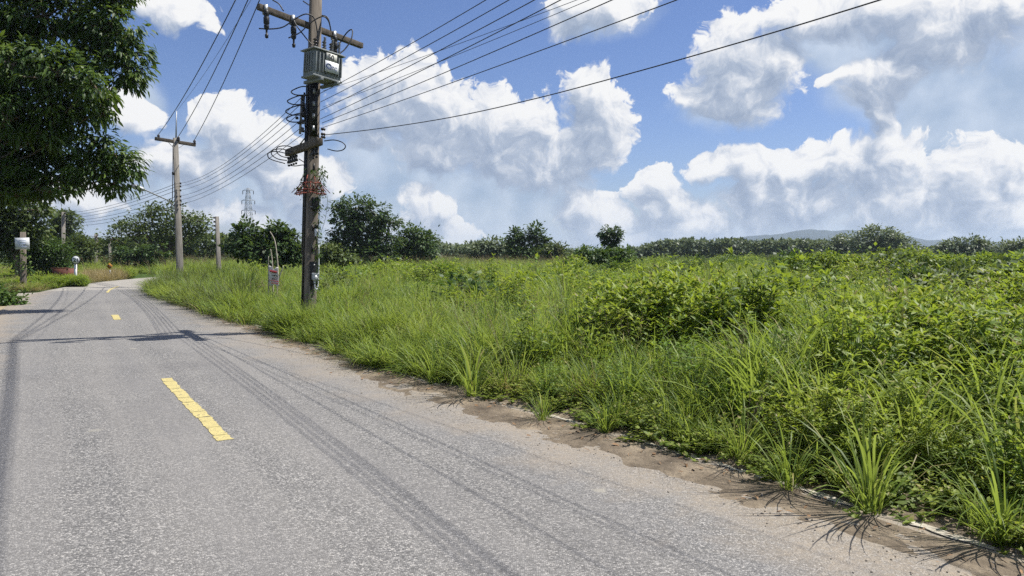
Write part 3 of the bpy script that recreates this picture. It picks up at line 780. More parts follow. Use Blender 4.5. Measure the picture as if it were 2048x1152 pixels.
for k in range(3):   # rounded scrub bush, 1 m across before scaling
    parts = []; mb = MB()
    for q in range(46):
        u = unit(rng.normal(0, 1, (1, 3)))[0]; u[2] = abs(u[2]); c = u * np.array([.5, .5, .9]) * rng.uniform(.55, 1.05)
        m_ = 22; g_ = rng.normal(0, 1, (m_, 3)) * .085
        parts.append(scatter(CARD_V, CARD_F, c + g_, unit(g_) + u * .8 + rng.normal(0, .4, (m_, 3)), rng.normal(0, .4, (m_, 3)) + np.array([0, 0, 1]), rng.uniform(.07, .13, m_), np.clip(rng.normal(.45, .2) + rng.normal(0, .15, m_), 0, .92)))
        if q < 12: mb.tube(smooth_path([(0, 0, 0), c * .5, c], 3), np.linspace(.012, .004, 7), 3, False)
    proto('scrub%d' % k, *join(parts), M[('shrub', 'herb', 'tree_olive')[k]], mb, M['stem'])
def scatter_group():
    g = bpy.data.node_groups.new('plant_scatter', 'GeometryNodeTree')
    g.interface.new_socket('Geometry', in_out='INPUT', socket_type='NodeSocketGeometry')
    g.interface.new_socket('Geometry', in_out='OUTPUT', socket_type='NodeSocketGeometry')
    n = g.nodes; gi = n.new('NodeGroupInput'); go = n.new('NodeGroupOutput')
    ci = n.new('GeometryNodeCollectionInfo'); ci.inputs['Collection'].default_value = PROTO
    ci.inputs['Separate Children'].default_value = True; ci.inputs['Reset Children'].default_value = True
    ip = n.new('GeometryNodeInstanceOnPoints'); ip.inputs['Pick Instance'].default_value = True
    def attr(nm, ty):
        a = n.new('GeometryNodeInputNamedAttribute'); a.data_type = ty; a.inputs[0].default_value = nm
        return a.outputs[0]
    g.links.new(gi.outputs[0], ip.inputs['Points']); g.links.new(ci.outputs[0], ip.inputs['Instance'])
    g.links.new(attr('idx', 'INT'), ip.inputs['Instance Index'])
    e2r = n.new('FunctionNodeEulerToRotation'); g.links.new(attr('rot', 'FLOAT_VECTOR'), e2r.inputs[0])
    g.links.new(e2r.outputs[0], ip.inputs['Rotation'])
    g.links.new(attr('scl', 'FLOAT_VECTOR'), ip.inputs['Scale'])
    g.links.new(ip.outputs[0], go.inputs[0])
    return g
SG = scatter_group()
def plant_stuff(name, label, cat, pts, kinds, scl, tilt=0.12):
    """pts (n,3); kinds list of proto names; scl (n,2) horizontal/vertical"""
    n = len(pts); me = bpy.data.meshes.new(name); me.vertices.add(n); me.vertices.foreach_set('co', np.asarray(pts, np.float32).ravel())
    a = me.attributes.new('idx', 'INT', 'POINT'); a.data.foreach_set('value', np.array([protos[k][0] for k in kinds], np.int32))
    rot = np.c_[rng.normal(0, tilt, n), rng.normal(0, tilt, n), rng.uniform(0, 6.283, n)].astype(np.float32)
    a = me.attributes.new('rot', 'FLOAT_VECTOR', 'POINT'); a.data.foreach_set('vector', rot.ravel())
    s3 = np.c_[scl[:, 0], scl[:, 0], scl[:, 1]].astype(np.float32)
    a = me.attributes.new('scl', 'FLOAT_VECTOR', 'POINT'); a.data.foreach_set('vector', s3.ravel())
    o = bpy.data.objects.new(name, me); COL.objects.link(o)
    md = o.modifiers.new('scatter', 'NODES'); md.node_group = SG
    return tag(o, label, cat, kind='stuff')
def pick(names, n): return [names[i] for i in rng.integers(0, len(names), n)]
TUS = ['tussock%d' % k for k in range(4)]; MEA = ['meadow%d' % k for k in range(3)]; REED = ['reed0', 'reed1']; DKG = ['darkgrass0', 'darkgrass1']
HERB = ['herb%d' % k for k in range(4)]; FINE = ['fineherb0', 'fineherb1']; COVER = ['cover%d' % k for k in range(3)]; LIME = ['lime0', 'lime1']; DRY = ['dry0', 'dry1']

# ------------------------------------------------------------------ the field
def field_points(n, y0, y1, xr=0.80):
    Y = np.sqrt(rng.uniform(y0 ** 2, y1 ** 2, n)); X = rng.uniform(-xr, xr, n) * Y
    l, i = latlong(X, Y); s = l - WR[i]
    return X, Y, s
def px_of(X, Y): return W2 + FPX * X / Y
def stand(X, Y):      # 0 = grass stand, 1 = stand of leafy weeds; leafy stands get commoner to the right
    z = fbm(X * 0.42 + 17, Y * 0.42, 91) + 0.3 * (fbm(X * 1.3, Y * 1.3, 92) - .5)
    return np.clip((z - np.interp(px_of(X, Y), [500, 900, 1200, 1500, 2048], [0.76, 0.60, 0.50, 0.45, 0.46])) * 9, 0, 1)
acc = {'meadow_grass': [], 'leafy_undergrowth': [], 'ground_cover': [], 'dry_grass': []}
def addp(which, X, Y, kinds, sx, sz, z=None):
    z = np.full(len(X), -0.02) if z is None else z
    acc[which].append((np.c_[X, Y, z], kinds, np.c_[sx, sz]))
def mound(X, Y):      # the leafy hump right of the middle, with a dip behind the verge
    return 1 + 0.30 * np.exp(-(((X - 4.2) / 2.6) ** 2 + ((Y - 10.2) / 1.8) ** 2)) - 0.42 * np.exp(-(((X - 6.6) / 1.6) ** 2 + ((Y - 8.6) / 0.9) ** 2)) - 0.35 * np.exp(-(((X - 1.6) / 1.5) ** 2 + ((Y - 8.9) / 0.8) ** 2))
def hcap(s):   # how tall the growth gets with distance from the road edge
    return np.interp(s, [0, 0.3, 0.9, 2.0, 4.0, 9.0], [0.26, 0.50, 0.80, 0.95, 1.08, 1.14])
# meadow grass everywhere, thicker on the left half
for (n, y0, y1, base) in ((5200, 3.2, 13, 0.9), (7500, 13, 34, 1.0), (6500, 34, 120, 1.35)):
    X, Y, s = field_points(n, y0, y1)
    px = px_of(X, Y); zone = fbm(X * 0.35, Y * 0.35, 21); zone2 = fbm(X * 0.30 + 9, Y * 0.30, 33)
    g_prob = np.interp(px, [300, 900, 1150, 1400, 2048], [1.0, 0.95, 0.68, 0.46, 0.48]) + (zone - 0.5) * 0.9
    g_prob = np.where(px > 500, 0.20 + 0.80 * (1 - stand(X, Y)), g_prob)
    g_prob = np.where(s < 1.6, g_prob * np.interp(px, [900, 1250, 1900], [1, 0.5, 0.35]), g_prob)
    ok = (s > 0.12) & (rng.random(n) < g_prob) & ((fbm(X * 1.5, Y * 1.5, 71) > .36) | (Y > 30))
    X_, Y_, s_, z_ = X[ok], Y[ok], s[ok], zone2[ok]
    h = hcap(s_) * rng.uniform(0.65, 1.1, len(X_)) * (0.40 + 1.2 * z_)
    h *= np.interp(Y_, [9, 25, 60], [1.0, 0.88, 0.72]) * mound(X_, Y_)
    k = np.array(pick(MEA + TUS, len(X_))); rd = rng.random(len(X_))
    k = np.where(rd < 0.035, np.array(pick(REED, len(X_))), k)
    rd_ = np.array([q_.startswith('reed') for q_ in k]); h = np.where(rd_, np.minimum(h, .62), h)
    addp('meadow_grass', X_, Y_, list(k), np.clip(h, .4, 1.2) * rng.uniform(0.85, 1.25, len(h)) * base, h)
# leafy herbs on the right half and in patches
for (n, y0, y1, base) in ((5200, 3.2, 13, 0.85), (5200, 13, 36, 1.0), (5200, 36, 120, 1.5)):
    X, Y, s = field_points(n, y0, y1)
    px = px_of(X, Y); zone = fbm(X * 0.30 + 40, Y * 0.30, 51); zone2 = fbm(X * 0.34, Y * 0.34 + 5, 13)
    p = np.interp(px, [500, 900, 1150, 1400, 2048], [0.06, 0.16, 0.42, 0.80, 0.78]) + (zone - 0.5) * 0.9
    p = 0.04 + 0.96 * stand(X, Y)
    ok = (s > 0.35) & (rng.random(n) < p) & ((fbm(X * 1.2, Y * 1.2, 72) > .36) | (Y > 30))
    X_, Y_, s_, z_ = X[ok], Y[ok], s[ok], zone2[ok]
    h = hcap(s_) * rng.uniform(0.55, 1.05, len(X_)) * (0.32 + 1.38 * z_)
    h *= np.interp(Y_, [9, 25, 60], [1.0, 0.92, 0.80]) * mound(X_, Y_) * 1.18
    z3 = fbm(X_ * 0.25 + 3, Y_ * 0.25 + 8, 77)
    k = np.where((z3 > 0.68) & (s_ > 2.2), np.array(pick(FINE, len(X_))), np.where(z3 < 0.36, np.array(pick(LIME, len(X_))), np.array(pick(HERB, len(X_)))))
    addp('leafy_undergrowth', X_, Y_, list(k), np.clip(h, .5, 1.25) * base, h)
# low creeping cover over the verge
X, Y, s = field_points(6000, 3.0, 22)
px = px_of(X, Y)
ok = (s > 0.10) & (s < 3.2) & (rng.random(len(X)) < np.interp(px, [500, 900, 1100], [0.25, 0.5, 1.0]))
X, Y, s = X[ok], Y[ok], s[ok]; h = np.interp(s, [0, .5, 1.5, 3.2], [0.45, 0.8, 1.3, 1.7]) * rng.uniform(.6, 1.1, len(X))
addp('ground_cover', X, Y, pick(COVER, len(X)), rng.uniform(.5, 1.0, len(X)), h)
# scrub bushes rising towards the far trees, mostly on the right
X, Y, s = field_points(640, 15, 105)
px = px_of(X, Y)
ok = (s > 3) & (rng.random(len(X)) < np.interp(px, [600, 1000, 1300, 2048], [.10, .35, .6, .75])) & (fbm(X * .1, Y * .1, 61) > .42)
X, Y = X[ok], Y[ok]; h = rng.uniform(.75, 1.25, len(X)) * np.interp(Y, [15, 30, 60, 105], [1.35, 1.35, 1.1, .95]) * np.interp(px_of(X, Y), [600, 1100, 1400], [.8, .9, 1.1])
SCRUB = (X, Y, h)
# dead stalks and dry tufts through the field
X, Y, s = field_points(700, 4, 45); ok = s > .3; X, Y, s = X[ok], Y[ok], s[ok]
addp('meadow_grass', X, Y, pick(DRY, len(X)), rng.uniform(.4, .8, len(X)), hcap(s) * rng.uniform(.5, .95, len(X)))
# grass hugging the pole foot and spilling over the far edge of the road
X, Y, s = field_points(16000, 10, 30, 0.62)
ok = (s > -0.10) & (s < 1.3) & (px_of(X, Y) < 1000) & (rng.random(len(X)) < .55)
X, Y, s = X[ok], Y[ok], s[ok]
addp('meadow_grass', X, Y, pick(MEA + TUS, len(X)), rng.uniform(.5, .8, len(X)), np.interp(s, [-.1, .3, 1.3], [.35, .62, .85]) * rng.uniform(.75, 1.1, len(X)))
# big dark grass bank between the two poles
X, Y, s = field_points(9000, 17, 34, 0.6)
px = px_of(X, Y)
ok = (s > -0.3) & (s < 2.6) & (px > 265) & (px < 500) & (rng.random(len(X)) < 0.5)
X, Y, s = X[ok], Y[ok], s[ok]
addp('meadow_grass', X, Y, pick(DKG + DKG + MEA + MEA, len(X)), rng.uniform(.8, 1.2, len(X)), np.interp(s, [-.2, .5, 2.6], [.55, 1.0, 1.35]) * rng.uniform(.8, 1.15, len(X)))
# left side: growth beyond the side road and beside the road
n = 16000
X = rng.uniform(-60, -16, n); Y = 16 + 59 * rng.random(n) ** 1.4
l, i = latlong(X, Y); jy = np.interp(px_of(X, Y), [-100, 0, 60, 150, 190, 240], [29.0, 29.8, 31.0, 34.4, 36.8, 43.0])
pxl = px_of(X, Y)
ok = (l < -WL[i] - 0.15) & (Y > jy) & (pxl > -120) & (pxl < 262)
X_, Y_ = X[ok], Y[ok]; pxl = pxl[ok]
k = np.where((pxl > 160) & (pxl < 250) & (Y_ < 56), np.array(pick(DRY, len(X_))), np.where(fbm(X_ * .3, Y_ * .3, 5) > .52, np.array(pick(HERB + LIME, len(X_))), np.array(pick(MEA + FINE + DRY, len(X_)))))
addp('dry_grass', X_, Y_, list(k), rng.uniform(.7, 1.1, len(X_)), rng.uniform(.3, .62, len(X_)) * np.interp(pxl, [0, 100, 165, 180], [.9, .8, .9, 1.25]))
# tall grass on the far bend
X = rng.uniform(-45, 5, 4200); Y = rng.uniform(50, 110, 4200); l, i = latlong(X, Y)
ok = (np.abs(l) > 2.6) & (X / Y > -0.6)
addp('meadow_grass', X[ok], Y[ok], pick(MEA + REED, ok.sum()), rng.uniform(1.0, 1.5, ok.sum()), rng.uniform(.5, .85, ok.sum()))
LBL = {'meadow_grass': ('tall green meadow grass filling the field right of the road', 'grass'),
       'leafy_undergrowth': ('dense leafy weeds and herbs mixed through the overgrown field', 'undergrowth'),
       'ground_cover': ('low creeping small-leaved cover spilling over the right road edge', 'ground cover'),
       'dry_grass': ('mixed dry and green weeds beyond the side road on the left', 'weeds')}
q_ = rng.uniform(0, 1, 240); xs_ = 95 + 75 * q_; pts_ = np.array([at(a_, 570, b_) for a_, b_ in zip(xs_, rng.uniform(34.6, 37.8, 240))])
addp('dry_grass', pts_[:, 0], pts_[:, 1], pick(HERB + LIME + MEA, 240), rng.uniform(.5, .8, 240), rng.uniform(.35, .62, 240))
mp_ = gnd(615, 662); a_ = rng.uniform(-.9, .9, 120); b_ = rng.uniform(.1, .8, 120)
fx, fy_ = mp_[0] + a_, mp_[1] - b_; ll, ii = latlong(fx, fy_); okp = ll - WR[ii] > -0.05
addp('meadow_grass', fx[okp], fy_[okp], pick(MEA + TUS, okp.sum()), rng.uniform(.5, .8, okp.sum()), rng.uniform(.5, .82, okp.sum()))
for nm, lst in acc.items():
    P = np.concatenate([a[0] for a in lst]); K = sum([list(a[1]) for a in lst], []); S = np.concatenate([a[2] for a in lst])
    plant_stuff(nm, LBL[nm][0], LBL[nm][1], P, K, S)

# each scrub bush is a plant of its own
for x_, y_, h_ in zip(*SCRUB):
    kd = random.choice(('scrub0', 'scrub1', 'scrub1', 'scrub2')); w_ = h_ * random.uniform(1.2, 2.1)
    o = bpy.data.objects.new('scrub_bush', protos[kd][1]); COL.objects.link(o); o.location = (x_, y_, -0.05); o.scale = (w_, w_ * random.uniform(.8, 1.2), h_); o.rotation_euler = (0, 0, random.uniform(0, 6.28))
    q_ = px_of(x_, y_); tone = {'scrub0': 'dark green', 'scrub1': 'bright green', 'scrub2': 'olive'}[kd]
    where = 'left' if q_ < 1000 else 'middle' if q_ < 1500 else 'right'; far = 'near' if y_ < 35 else 'distant' if y_ > 65 else 'middling'
    tag(o, '%s %s %s scrub bush in the %s of the open field' % ('broad' if w_ > 1.7 * h_ else 'upright', far, tone, where), 'bush', 'scrub bushes in the field')
# single plants that stand out along the verge -- placed where the photograph shows them
def single(pn, name, label, cat, px, py, h, w=None, group=None, s_off=None, rz=None):
    g = gnd(px, py)
    me = protos[pn][1]
    o = bpy.data.objects.new(name, me); COL.objects.link(o)
    o.location = (g[0], g[1], -0.02); w = w or h
    o.scale = (w, w, h); o.rotation_euler = (random.uniform(-.1, .1), random.uniform(-.1, .1), random.uniform(0, 6.28) if rz is None else rz)
    return tag(o, label, cat, group)
VERGE = 'grass tussocks on the right road edge'
for a in [
    ('tussock0', 1580, 975, 0.62, 0.60, 'grass tussock overhanging the white line, shadow streaks below it, second largest near the camera'),
    ('tussock1', 1742, 1020, 0.82, 0.78, 'largest bright grass tussock spilling onto the soil in the lower right'),
    ('tussock2', 2010, 1085, 0.70, 0.70, 'grass tussock at the bottom right corner of the picture'),
    ('tussock3', 1210, 862, 0.42, 0.50, 'small low tussock sprawling over the white line near the middle of the verge'),
    ('tussock0', 1085, 840, 0.42, 0.42, 'thin tussock with bent blades on the white line, left of the low sprawling one'),
    ('tussock1', 945, 790, 0.85, 0.85, 'large arching tussock above the soil strip, nearest one right of the transformer pole'),
    ('tussock2', 870, 765, 0.70, 0.72, 'arching tussock leaning over the soil, left neighbour of the large arching one'),
    ('tussock3', 750, 735, 0.66, 0.66, 'pale tussock at the verge just right below the transformer pole'),
    ('tussock0', 1300, 800, 0.80, 0.75, 'tussock with drooping pale blades standing in the herbs above the verge'),
    ('tussock1', 1400, 850, 0.62, 0.60, 'drooping tussock among small leaves, behind the middle of the soil strip'),
]:
    single(a[0], 'grass_tussock', a[5], 'grass tussock', a[1], a[2], a[3], a[4], VERGE)
for pn, px, py, h, lab in [
    ('reed0', 1790, 760, 1.0, 'tall reed with one blade folded over, standing above the herbs on the right'),
    ('reed1', 1300, 640, .9, 'tall reed clump with seed stalks rising over the leafy mound'),
    ('reed0', 1400, 640, .9, 'reed clump with thin stalks against the far tree line, right of the leafy mound top'),
    ('reed1', 1130, 640, 1.15, 'lone tall reed whose seed stalk reaches above the far trees'),
    ('reed0', 1955, 800, 0.95, 'reed with long slanting blades at the right edge of the field')]:
    single(pn, 'reed_clump', lab, 'reed', px, py, h, None, 'reeds standing out of the field')
k = 0
for (px, py, h, pn, lab) in [
    (1470, 740, 1.05, 'herb0', 'broad-leaved herb bush on the left of the bright leafy mound'),
    (1540, 735, 1.08, 'herb1', 'broad-leaved herb bush in the middle of the bright leafy mound'),
    (1620, 735, 1.02, 'herb2', 'broad-leaved herb bush on the right of the bright leafy mound'),
    (1580, 700, 1.10, 'herb3', 'broad-leaved herb bush at the top of the bright leafy mound'),
    (1420, 690, 1.15, 'herb1', 'herb bush at the upper left of the leafy mound, above the others'),
    (1690, 745, 0.95, 'herb0', 'herb bush just left of the tall folded reed'),
    (1020, 690, 1.1, 'fineherb0', 'slender dark shrub rising between the grass and the herbs'),
    (995, 720, 0.9, 'fineherb1', 'dark fine-leaved shrub behind the large arching tussock'),
    (1900, 820, 0.85, 'herb2', 'shaded herb bush near the right frame edge'),
    (1480, 900, 0.42, 'cover0', 'low bright creeper patch beside the white line, left of the shadowed tussock'),
    (1330, 875, 0.46, 'cover1', 'low bright creeper patch behind the sprawling tussock')]:
    single(pn, 'herb_bush' if 'cover' not in pn else 'creeper_patch', lab, 'weed', px, py, h * (2.2 if 'cover' in pn else 1), max(.7, h * .95), 'weeds that stand out near the road')

# dead leaves and stalks on the soil
parts = []
n = 800; dl = rng.uniform(-1, 26, n); pos = []
for q in range(n):
    i = int(np.argmin(np.abs(CT - dl[q]))); l = WR[i] + rng.normal(-0.22, 0.22); p = CP[i] + CN[i] * l
    pos.append((p[0], p[1], road_z(min(l, WR[i])) + 0.022))
pos = np.array(pos); az = rng.uniform(0, 6.28, n)
fl = scatter(LEAF_V, LEAF_F, pos, np.c_[np.cos(az), np.sin(az), rng.normal(0, .15, n)], np.c_[rng.normal(0, .3, n), rng.normal(0, .3, n), np.ones(n)], rng.uniform(.02, .075, n), rng.random(n), rng.uniform(.3, 1.5, n))
tag(link('fallen_leaves', np_mesh('fallen_leaves', *fl[:2], fl[2]), M['dead_leaf']), 'brown dead leaves and stalks littering the soil strip', 'leaf litter', kind='stuff')

# loose gravel and crumbs of asphalt along the soil strip
n = 2600; dl = -1 + 24 * rng.random(n) ** 1.4; ii = np.array([int(np.argmin(np.abs(CT - q))) for q in dl]); lt = WR[ii] - np.abs(rng.normal(0.30, 0.34, n))
ctr = np.c_[CP[ii, 0] + CN[ii, 0] * lt + rng.normal(0, .05, n), CP[ii, 1] + CN[ii, 1] * lt + rng.normal(0, .05, n), np.array([road_z(q) for q in lt]) + 0.004]
OCT = np.array([(1, 0, 0), (-1, 0, 0), (0, 1, 0), (0, -1, 0), (0, 0, .7), (0, 0, -.7)], float); OF = np.array([(0, 2, 4), (2, 1, 4), (1, 3, 4), (3, 0, 4), (2, 0, 5), (1, 2, 5), (3, 1, 5), (0, 3, 5)])
sz = rng.uniform(.003, .009, n) * np.where(rng.random(n) < .06, 1.8, 1.0); an = rng.uniform(0, 6.28, n); jit = rng.uniform(.6, 1.4, (n, 6, 3))
B = OCT[None] * jit * sz[:, None, None]; Bx = B[:, :, 0] * np.cos(an)[:, None] - B[:, :, 1] * np.sin(an)[:, None]; By = B[:, :, 0] * np.sin(an)[:, None] + B[:, :, 1] * np.cos(an)[:, None]
GVv = (np.stack([Bx, By, B[:, :, 2]], -1) + ctr[:, None, :]).reshape(-1, 3); GFf = (OF[None] + (np.arange(n) * 6)[:, None, None]).reshape(-1, 3)
tag(link('gravel', np_mesh('gravel', GVv, GFf), mat_plain('gravel', (0.34, 0.30, 0.245), (0.19, 0.165, 0.135), 25, 0.9, 0.2, 0, 0)), 'loose gravel and asphalt crumbs along the right road edge', 'gravel', kind='stuff')
# ------------------------------------------------------------------ trees
def make_tree(name, label, base, lobes, leaf, nleaf, mat, trunk_r=0.12, group=None, cat='tree', droop=0.3, clump=None, tmpl='card', r=rng, bark='bark', forkx=0.7, limb=.6, limbs=True):
    """lobes: list of (centre xyz, radii xyz) in world space"""
    root = empty(name, (base[0], base[1], 0)); tag(root, label, cat, group)
    vol = np.array([l[1][0] * l[1][1] * l[1][2] for l in lobes]) ** (2 / 3.); share = vol / vol.sum()
    top = np.mean([l[0] for l in lobes], 0)
    mb = MB(); b0 = np.array([base[0], base[1], -0.1])
    fork = b0 + (top - b0) * np.array([forkx, forkx, 0.45 if forkx > .5 else .7])
    tp = smooth_path([b0, b0 + (fork - b0) * .5 + np.array([r.normal(0, .1), r.normal(0, .1), 0]) * trunk_r * 4, fork], 4)
    mb.tube(tp, np.linspace(trunk_r, trunk_r * .7, len(tp)), 7)
    parts = []
    tv, tf = (CARD_V, CARD_F) if tmpl == 'card' else (LEAF_V, LEAF_F)
    for (c, rad), sh in zip(lobes, share):
        c = np.array(c, float); rad = np.array(rad, float)
        if limbs:
            mid = (fork + c) / 2 + np.array([0, 0, -0.12 * np.linalg.norm(c - fork)])
            lp = smooth_path([fork, mid, c], 4); mb.tube(lp, np.linspace(trunk_r * limb, trunk_r * limb * .33, len(lp)), 5, False)
        cs = clump or float(np.mean(rad)) * 0.30
        N = max(60, int(nleaf * sh)); nc = max(10, int(N / 26))
        u = unit(r.normal(0, 1, (nc, 3))); rr = r.uniform(0.35, 1.04, nc) ** 0.55 * r.uniform(0.82, 1.08, nc)
        rr = rr * np.where(r.random(nc) < .14, r.uniform(1.08, 1.32, nc), 1.0)
        cc = c + u * rr[:, None] * rad
        if limbs:
            for q in range(min(9, nc)):
                mb.tube(smooth_path([c, (c + cc[q]) / 2 + np.array([0, 0, -.05]), cc[q]], 3), np.linspace(trunk_r * .18, trunk_r * .06, 7), 3, False)
        ci = r.integers(0, nc, N); csz = cs * r.uniform(0.55, 1.35, nc); tone = r.normal(0, 0.16, nc)
        g = r.normal(0, 1, (N, 3)) * np.array([1, 1, 0.62]) * 0.55
        pos = cc[ci] + g * csz[ci][:, None]
        out = unit(unit(g) * 0.7 + u[ci] * 0.8 + r.normal(0, .35, (N, 3))); out[:, 2] -= droop
        nr = unit(u[ci] * 0.5 + r.normal(0, .45, (N, 3)) + np.array([0, 0, 0.9]))
        lv = np.clip(0.42 + tone[ci] + r.normal(0, .17, N) + 0.10 * g[:, 2], 0, 1)
        parts.append(scatter(tv, tf, pos, out, nr, leaf * r.uniform(.65, 1.3, N), lv))
    v, f, lv = join(parts)
    mb.build('trunk', M[bark], root)
    link('crown', np_mesh('crown', v - np.array(world_loc(root)), f, lv), mat, root)
    return root
def plobes(L, Y, dj=0.35):
    out = []
    for e in L:
        px, py, rx, ry = e[:4]; yy = Y + (e[4] if len(e) > 4 else random.uniform(-dj, dj) * rx * mpp(Y))
        c = at(px, py, yy); k = mpp(yy); out.append((c, (rx * k, (rx + ry) * .5 * k, ry * k)))
    return out
def tree_px(name, label, bx, Y, L, leaf, n, mat, tr=0.15, **kw):
    b = at(bx, 500, Y)
    return make_tree(name, label, (b[0], b[1]), plobes(L, Y), leaf, n, M[mat], tr, **kw)

# the big dark tree leaning in at the upper left
big = [(20, 60, 60, 50), (90, 30, 70, 45), (160, 25, 70, 40), (215, 55, 58, 36), (245, 100, 40, 32), (266, 148, 26, 30), (205, 110, 60, 40), (248, 165, 32, 22), (70, 120, 75, 40, -1.2), (130, 150, 70, 38, -1.5),
       (190, 175, 52, 30, -1.5), (205, 215, 26, 26, -1), (30, 190, 60, 50, -1), (100, 210, 70, 45, -1), (160, 225, 45, 35), (40, 270, 70, 45), (120, 290, 60, 36), (190, 290, 44, 30), (235, 318, 42, 26), (262, 345, 26, 20), (180, 345, 60, 28), (228, 368, 30, 20),
       (100, 350, 70, 32), (50, 370, 60, 26), (-60, 100, 90, 90), (-60, 280, 90, 90), (-20, 0, 80, 60), (60, -50, 110, 50), (180, -40, 90, 40), (-120, 190, 90, 140), (235, -5, 35, 25), (30, 330, 60, 40, -.5), (-30, 380, 60, 30), (20, 130, 60, 50, -1.5), (10, 240, 50, 50, -1.6), (90, 260, 60, 40, -1), (20, 385, 60, 16, -.6), (110, 378, 60, 16, -.6), (-60, 400, 50, 26)]
tree_px('broadleaf_tree', 'big dark broad-leaved tree overhanging the left edge and top corner', -190, 21.5, big, 0.22, 36000, 'big_leaf', 0.26, droop=0.75, clump=0.27, forkx=0.12, limb=.22, tmpl='leaf')
T_ = 'trees behind the field'
tree_px('spreading_tree', 'tall dark spreading tree right of the transformer pole, highest in the field background', 735, 62,
        [(712, 418, 34, 28), (745, 425, 34, 24), (695, 445, 34, 30), (735, 455, 48, 28), (775, 442, 26, 18), (690, 485, 40, 26), (720, 490, 44, 28), (768, 480, 34, 26), (665, 495, 22, 18), (745, 510, 50, 18), (680, 410, 16, 14)], 0.32, 8200, 'tree', 0.22, group=T_, clump=0.48)
tree_px('spreading_tree', 'lower rounded tree touching the right side of the tallest spreading tree', 832, 64, [(832, 472, 28, 18), (815, 490, 26, 22), (848, 490, 24, 26), (830, 510, 44, 18)], 0.32, 4200, 'tree', 0.16, group=T_, clump=0.55)
tree_px('broadleaf_bush', 'dark bushy tree left of the transformer pole behind the torn banner', 545, 40,
        [(495, 468, 24, 22), (480, 492, 28, 22), (520, 485, 30, 28), (555, 472, 26, 22), (575, 492, 30, 28), (540, 505, 60, 22), (595, 505, 16, 18), (550, 452, 12, 10)], 0.25, 6800, 'tree', 0.14, group=T_, clump=0.30)
tree_px('umbrella_tree', 'wide airy umbrella-crowned tree behind the second pole', 330, 62,
        [(300, 425, 30, 10), (335, 420, 30, 11), (365, 432, 30, 12), (395, 442, 24, 11), (280, 445, 34, 11), (320, 448, 38, 12), (370, 455, 34, 12), (245, 460, 28, 10), (290, 468, 40, 12), (345, 472, 46, 14), (230, 478, 22, 8), (400, 462, 20, 9)], 0.26, 5200, 'tree_olive', 0.20, group=T_, clump=0.6, droop=0.1)
tree_px('round_bush', 'dark round bush under the umbrella tree beside the far bend', 270, 58, [(262, 510, 30, 22), (290, 520, 30, 20), (238, 520, 24, 18), (310, 505, 24, 20)], 0.28, 3600, 'tree', 0.1, group=T_, cat='bush')
tree_px('round_bush', 'grey-green rounded thicket left of the two narrow trees', 975, 88, [(960, 498, 26, 16), (985, 495, 28, 18), (1005, 505, 22, 18), (945, 510, 22, 14)], 0.42, 3600, 'tree_far', 0.12, group=T_, cat='bush', clump=.6)
tree_px('narrow_tree', 'narrow dark round-topped tree in the middle background', 1032, 78, [(1030, 472, 17, 14), (1034, 490, 20, 16), (1030, 508, 24, 16)], 0.36, 2200, 'tree', 0.12, group=T_, clump=.5)
tree_px('narrow_tree', 'narrow pointed tree just right of the round-topped one', 1076, 78, [(1072, 458, 9, 10), (1074, 475, 17, 13), (1080, 492, 24, 16), (1078, 508, 30, 16)], 0.36, 2200, 'tree', 0.12, group=T_, clump=.5)
tree_px('round_bush', 'sparse olive bush right of the pointed tree', 1112, 76, [(1105, 503, 22, 16), (1122, 508, 16, 14), (1095, 515, 24, 12)], 0.34, 1900, 'tree_olive', 0.09, group=T_, cat='bush', clump=.5)
tree_px('vine_covered_tree', 'lone trunk smothered in vines, mushroom-shaped against the clouds', 1221, 52, [(1213, 465, 15, 10), (1228, 466, 14, 10), (1221, 480, 17, 14), (1222, 498, 10, 12), (1221, 512, 12, 12)], 0.20, 2600, 'tree', 0.14, group=T_, clump=.24)
tree_px('round_bush', 'light green bushes at the foot of the vine-covered trunk', 1190, 46, [(1170, 512, 22, 14), (1200, 512, 26, 12), (1245, 510, 26, 12)], 0.22, 2200, 'shrub', 0.06, group=T_, cat='bush', clump=.35)
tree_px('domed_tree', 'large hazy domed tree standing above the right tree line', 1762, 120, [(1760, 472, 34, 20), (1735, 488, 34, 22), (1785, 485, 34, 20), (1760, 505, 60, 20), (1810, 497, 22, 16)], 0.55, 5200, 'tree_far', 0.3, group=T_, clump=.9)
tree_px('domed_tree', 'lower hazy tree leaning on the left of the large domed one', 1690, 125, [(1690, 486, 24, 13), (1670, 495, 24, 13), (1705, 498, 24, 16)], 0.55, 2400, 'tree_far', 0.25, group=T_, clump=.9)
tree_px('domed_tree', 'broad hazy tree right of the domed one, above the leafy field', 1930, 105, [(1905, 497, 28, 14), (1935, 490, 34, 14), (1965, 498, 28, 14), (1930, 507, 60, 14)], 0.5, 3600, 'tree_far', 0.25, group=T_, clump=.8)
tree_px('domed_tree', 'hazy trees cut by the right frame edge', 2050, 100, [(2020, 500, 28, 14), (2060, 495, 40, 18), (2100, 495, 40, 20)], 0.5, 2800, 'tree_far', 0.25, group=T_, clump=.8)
tree_px('round_bush', 'dark near bush on the right, behind the tall folded reed', 1822, 19, [(1800, 575, 26, 20), (1830, 565, 34, 26), (1855, 580, 24, 20), (1825, 590, 50, 16)], 0.10, 4200, 'shrub', 0.04, cat='bush', clump=.14)
tree_px('round_bush', 'bright yellow-green bush in the middle of the grass', 885, 34, [(875, 550, 26, 15), (900, 552, 22, 14), (885, 540, 20, 12)], 0.14, 2600, 'lime', 0.04, cat='bush', clump=.2)
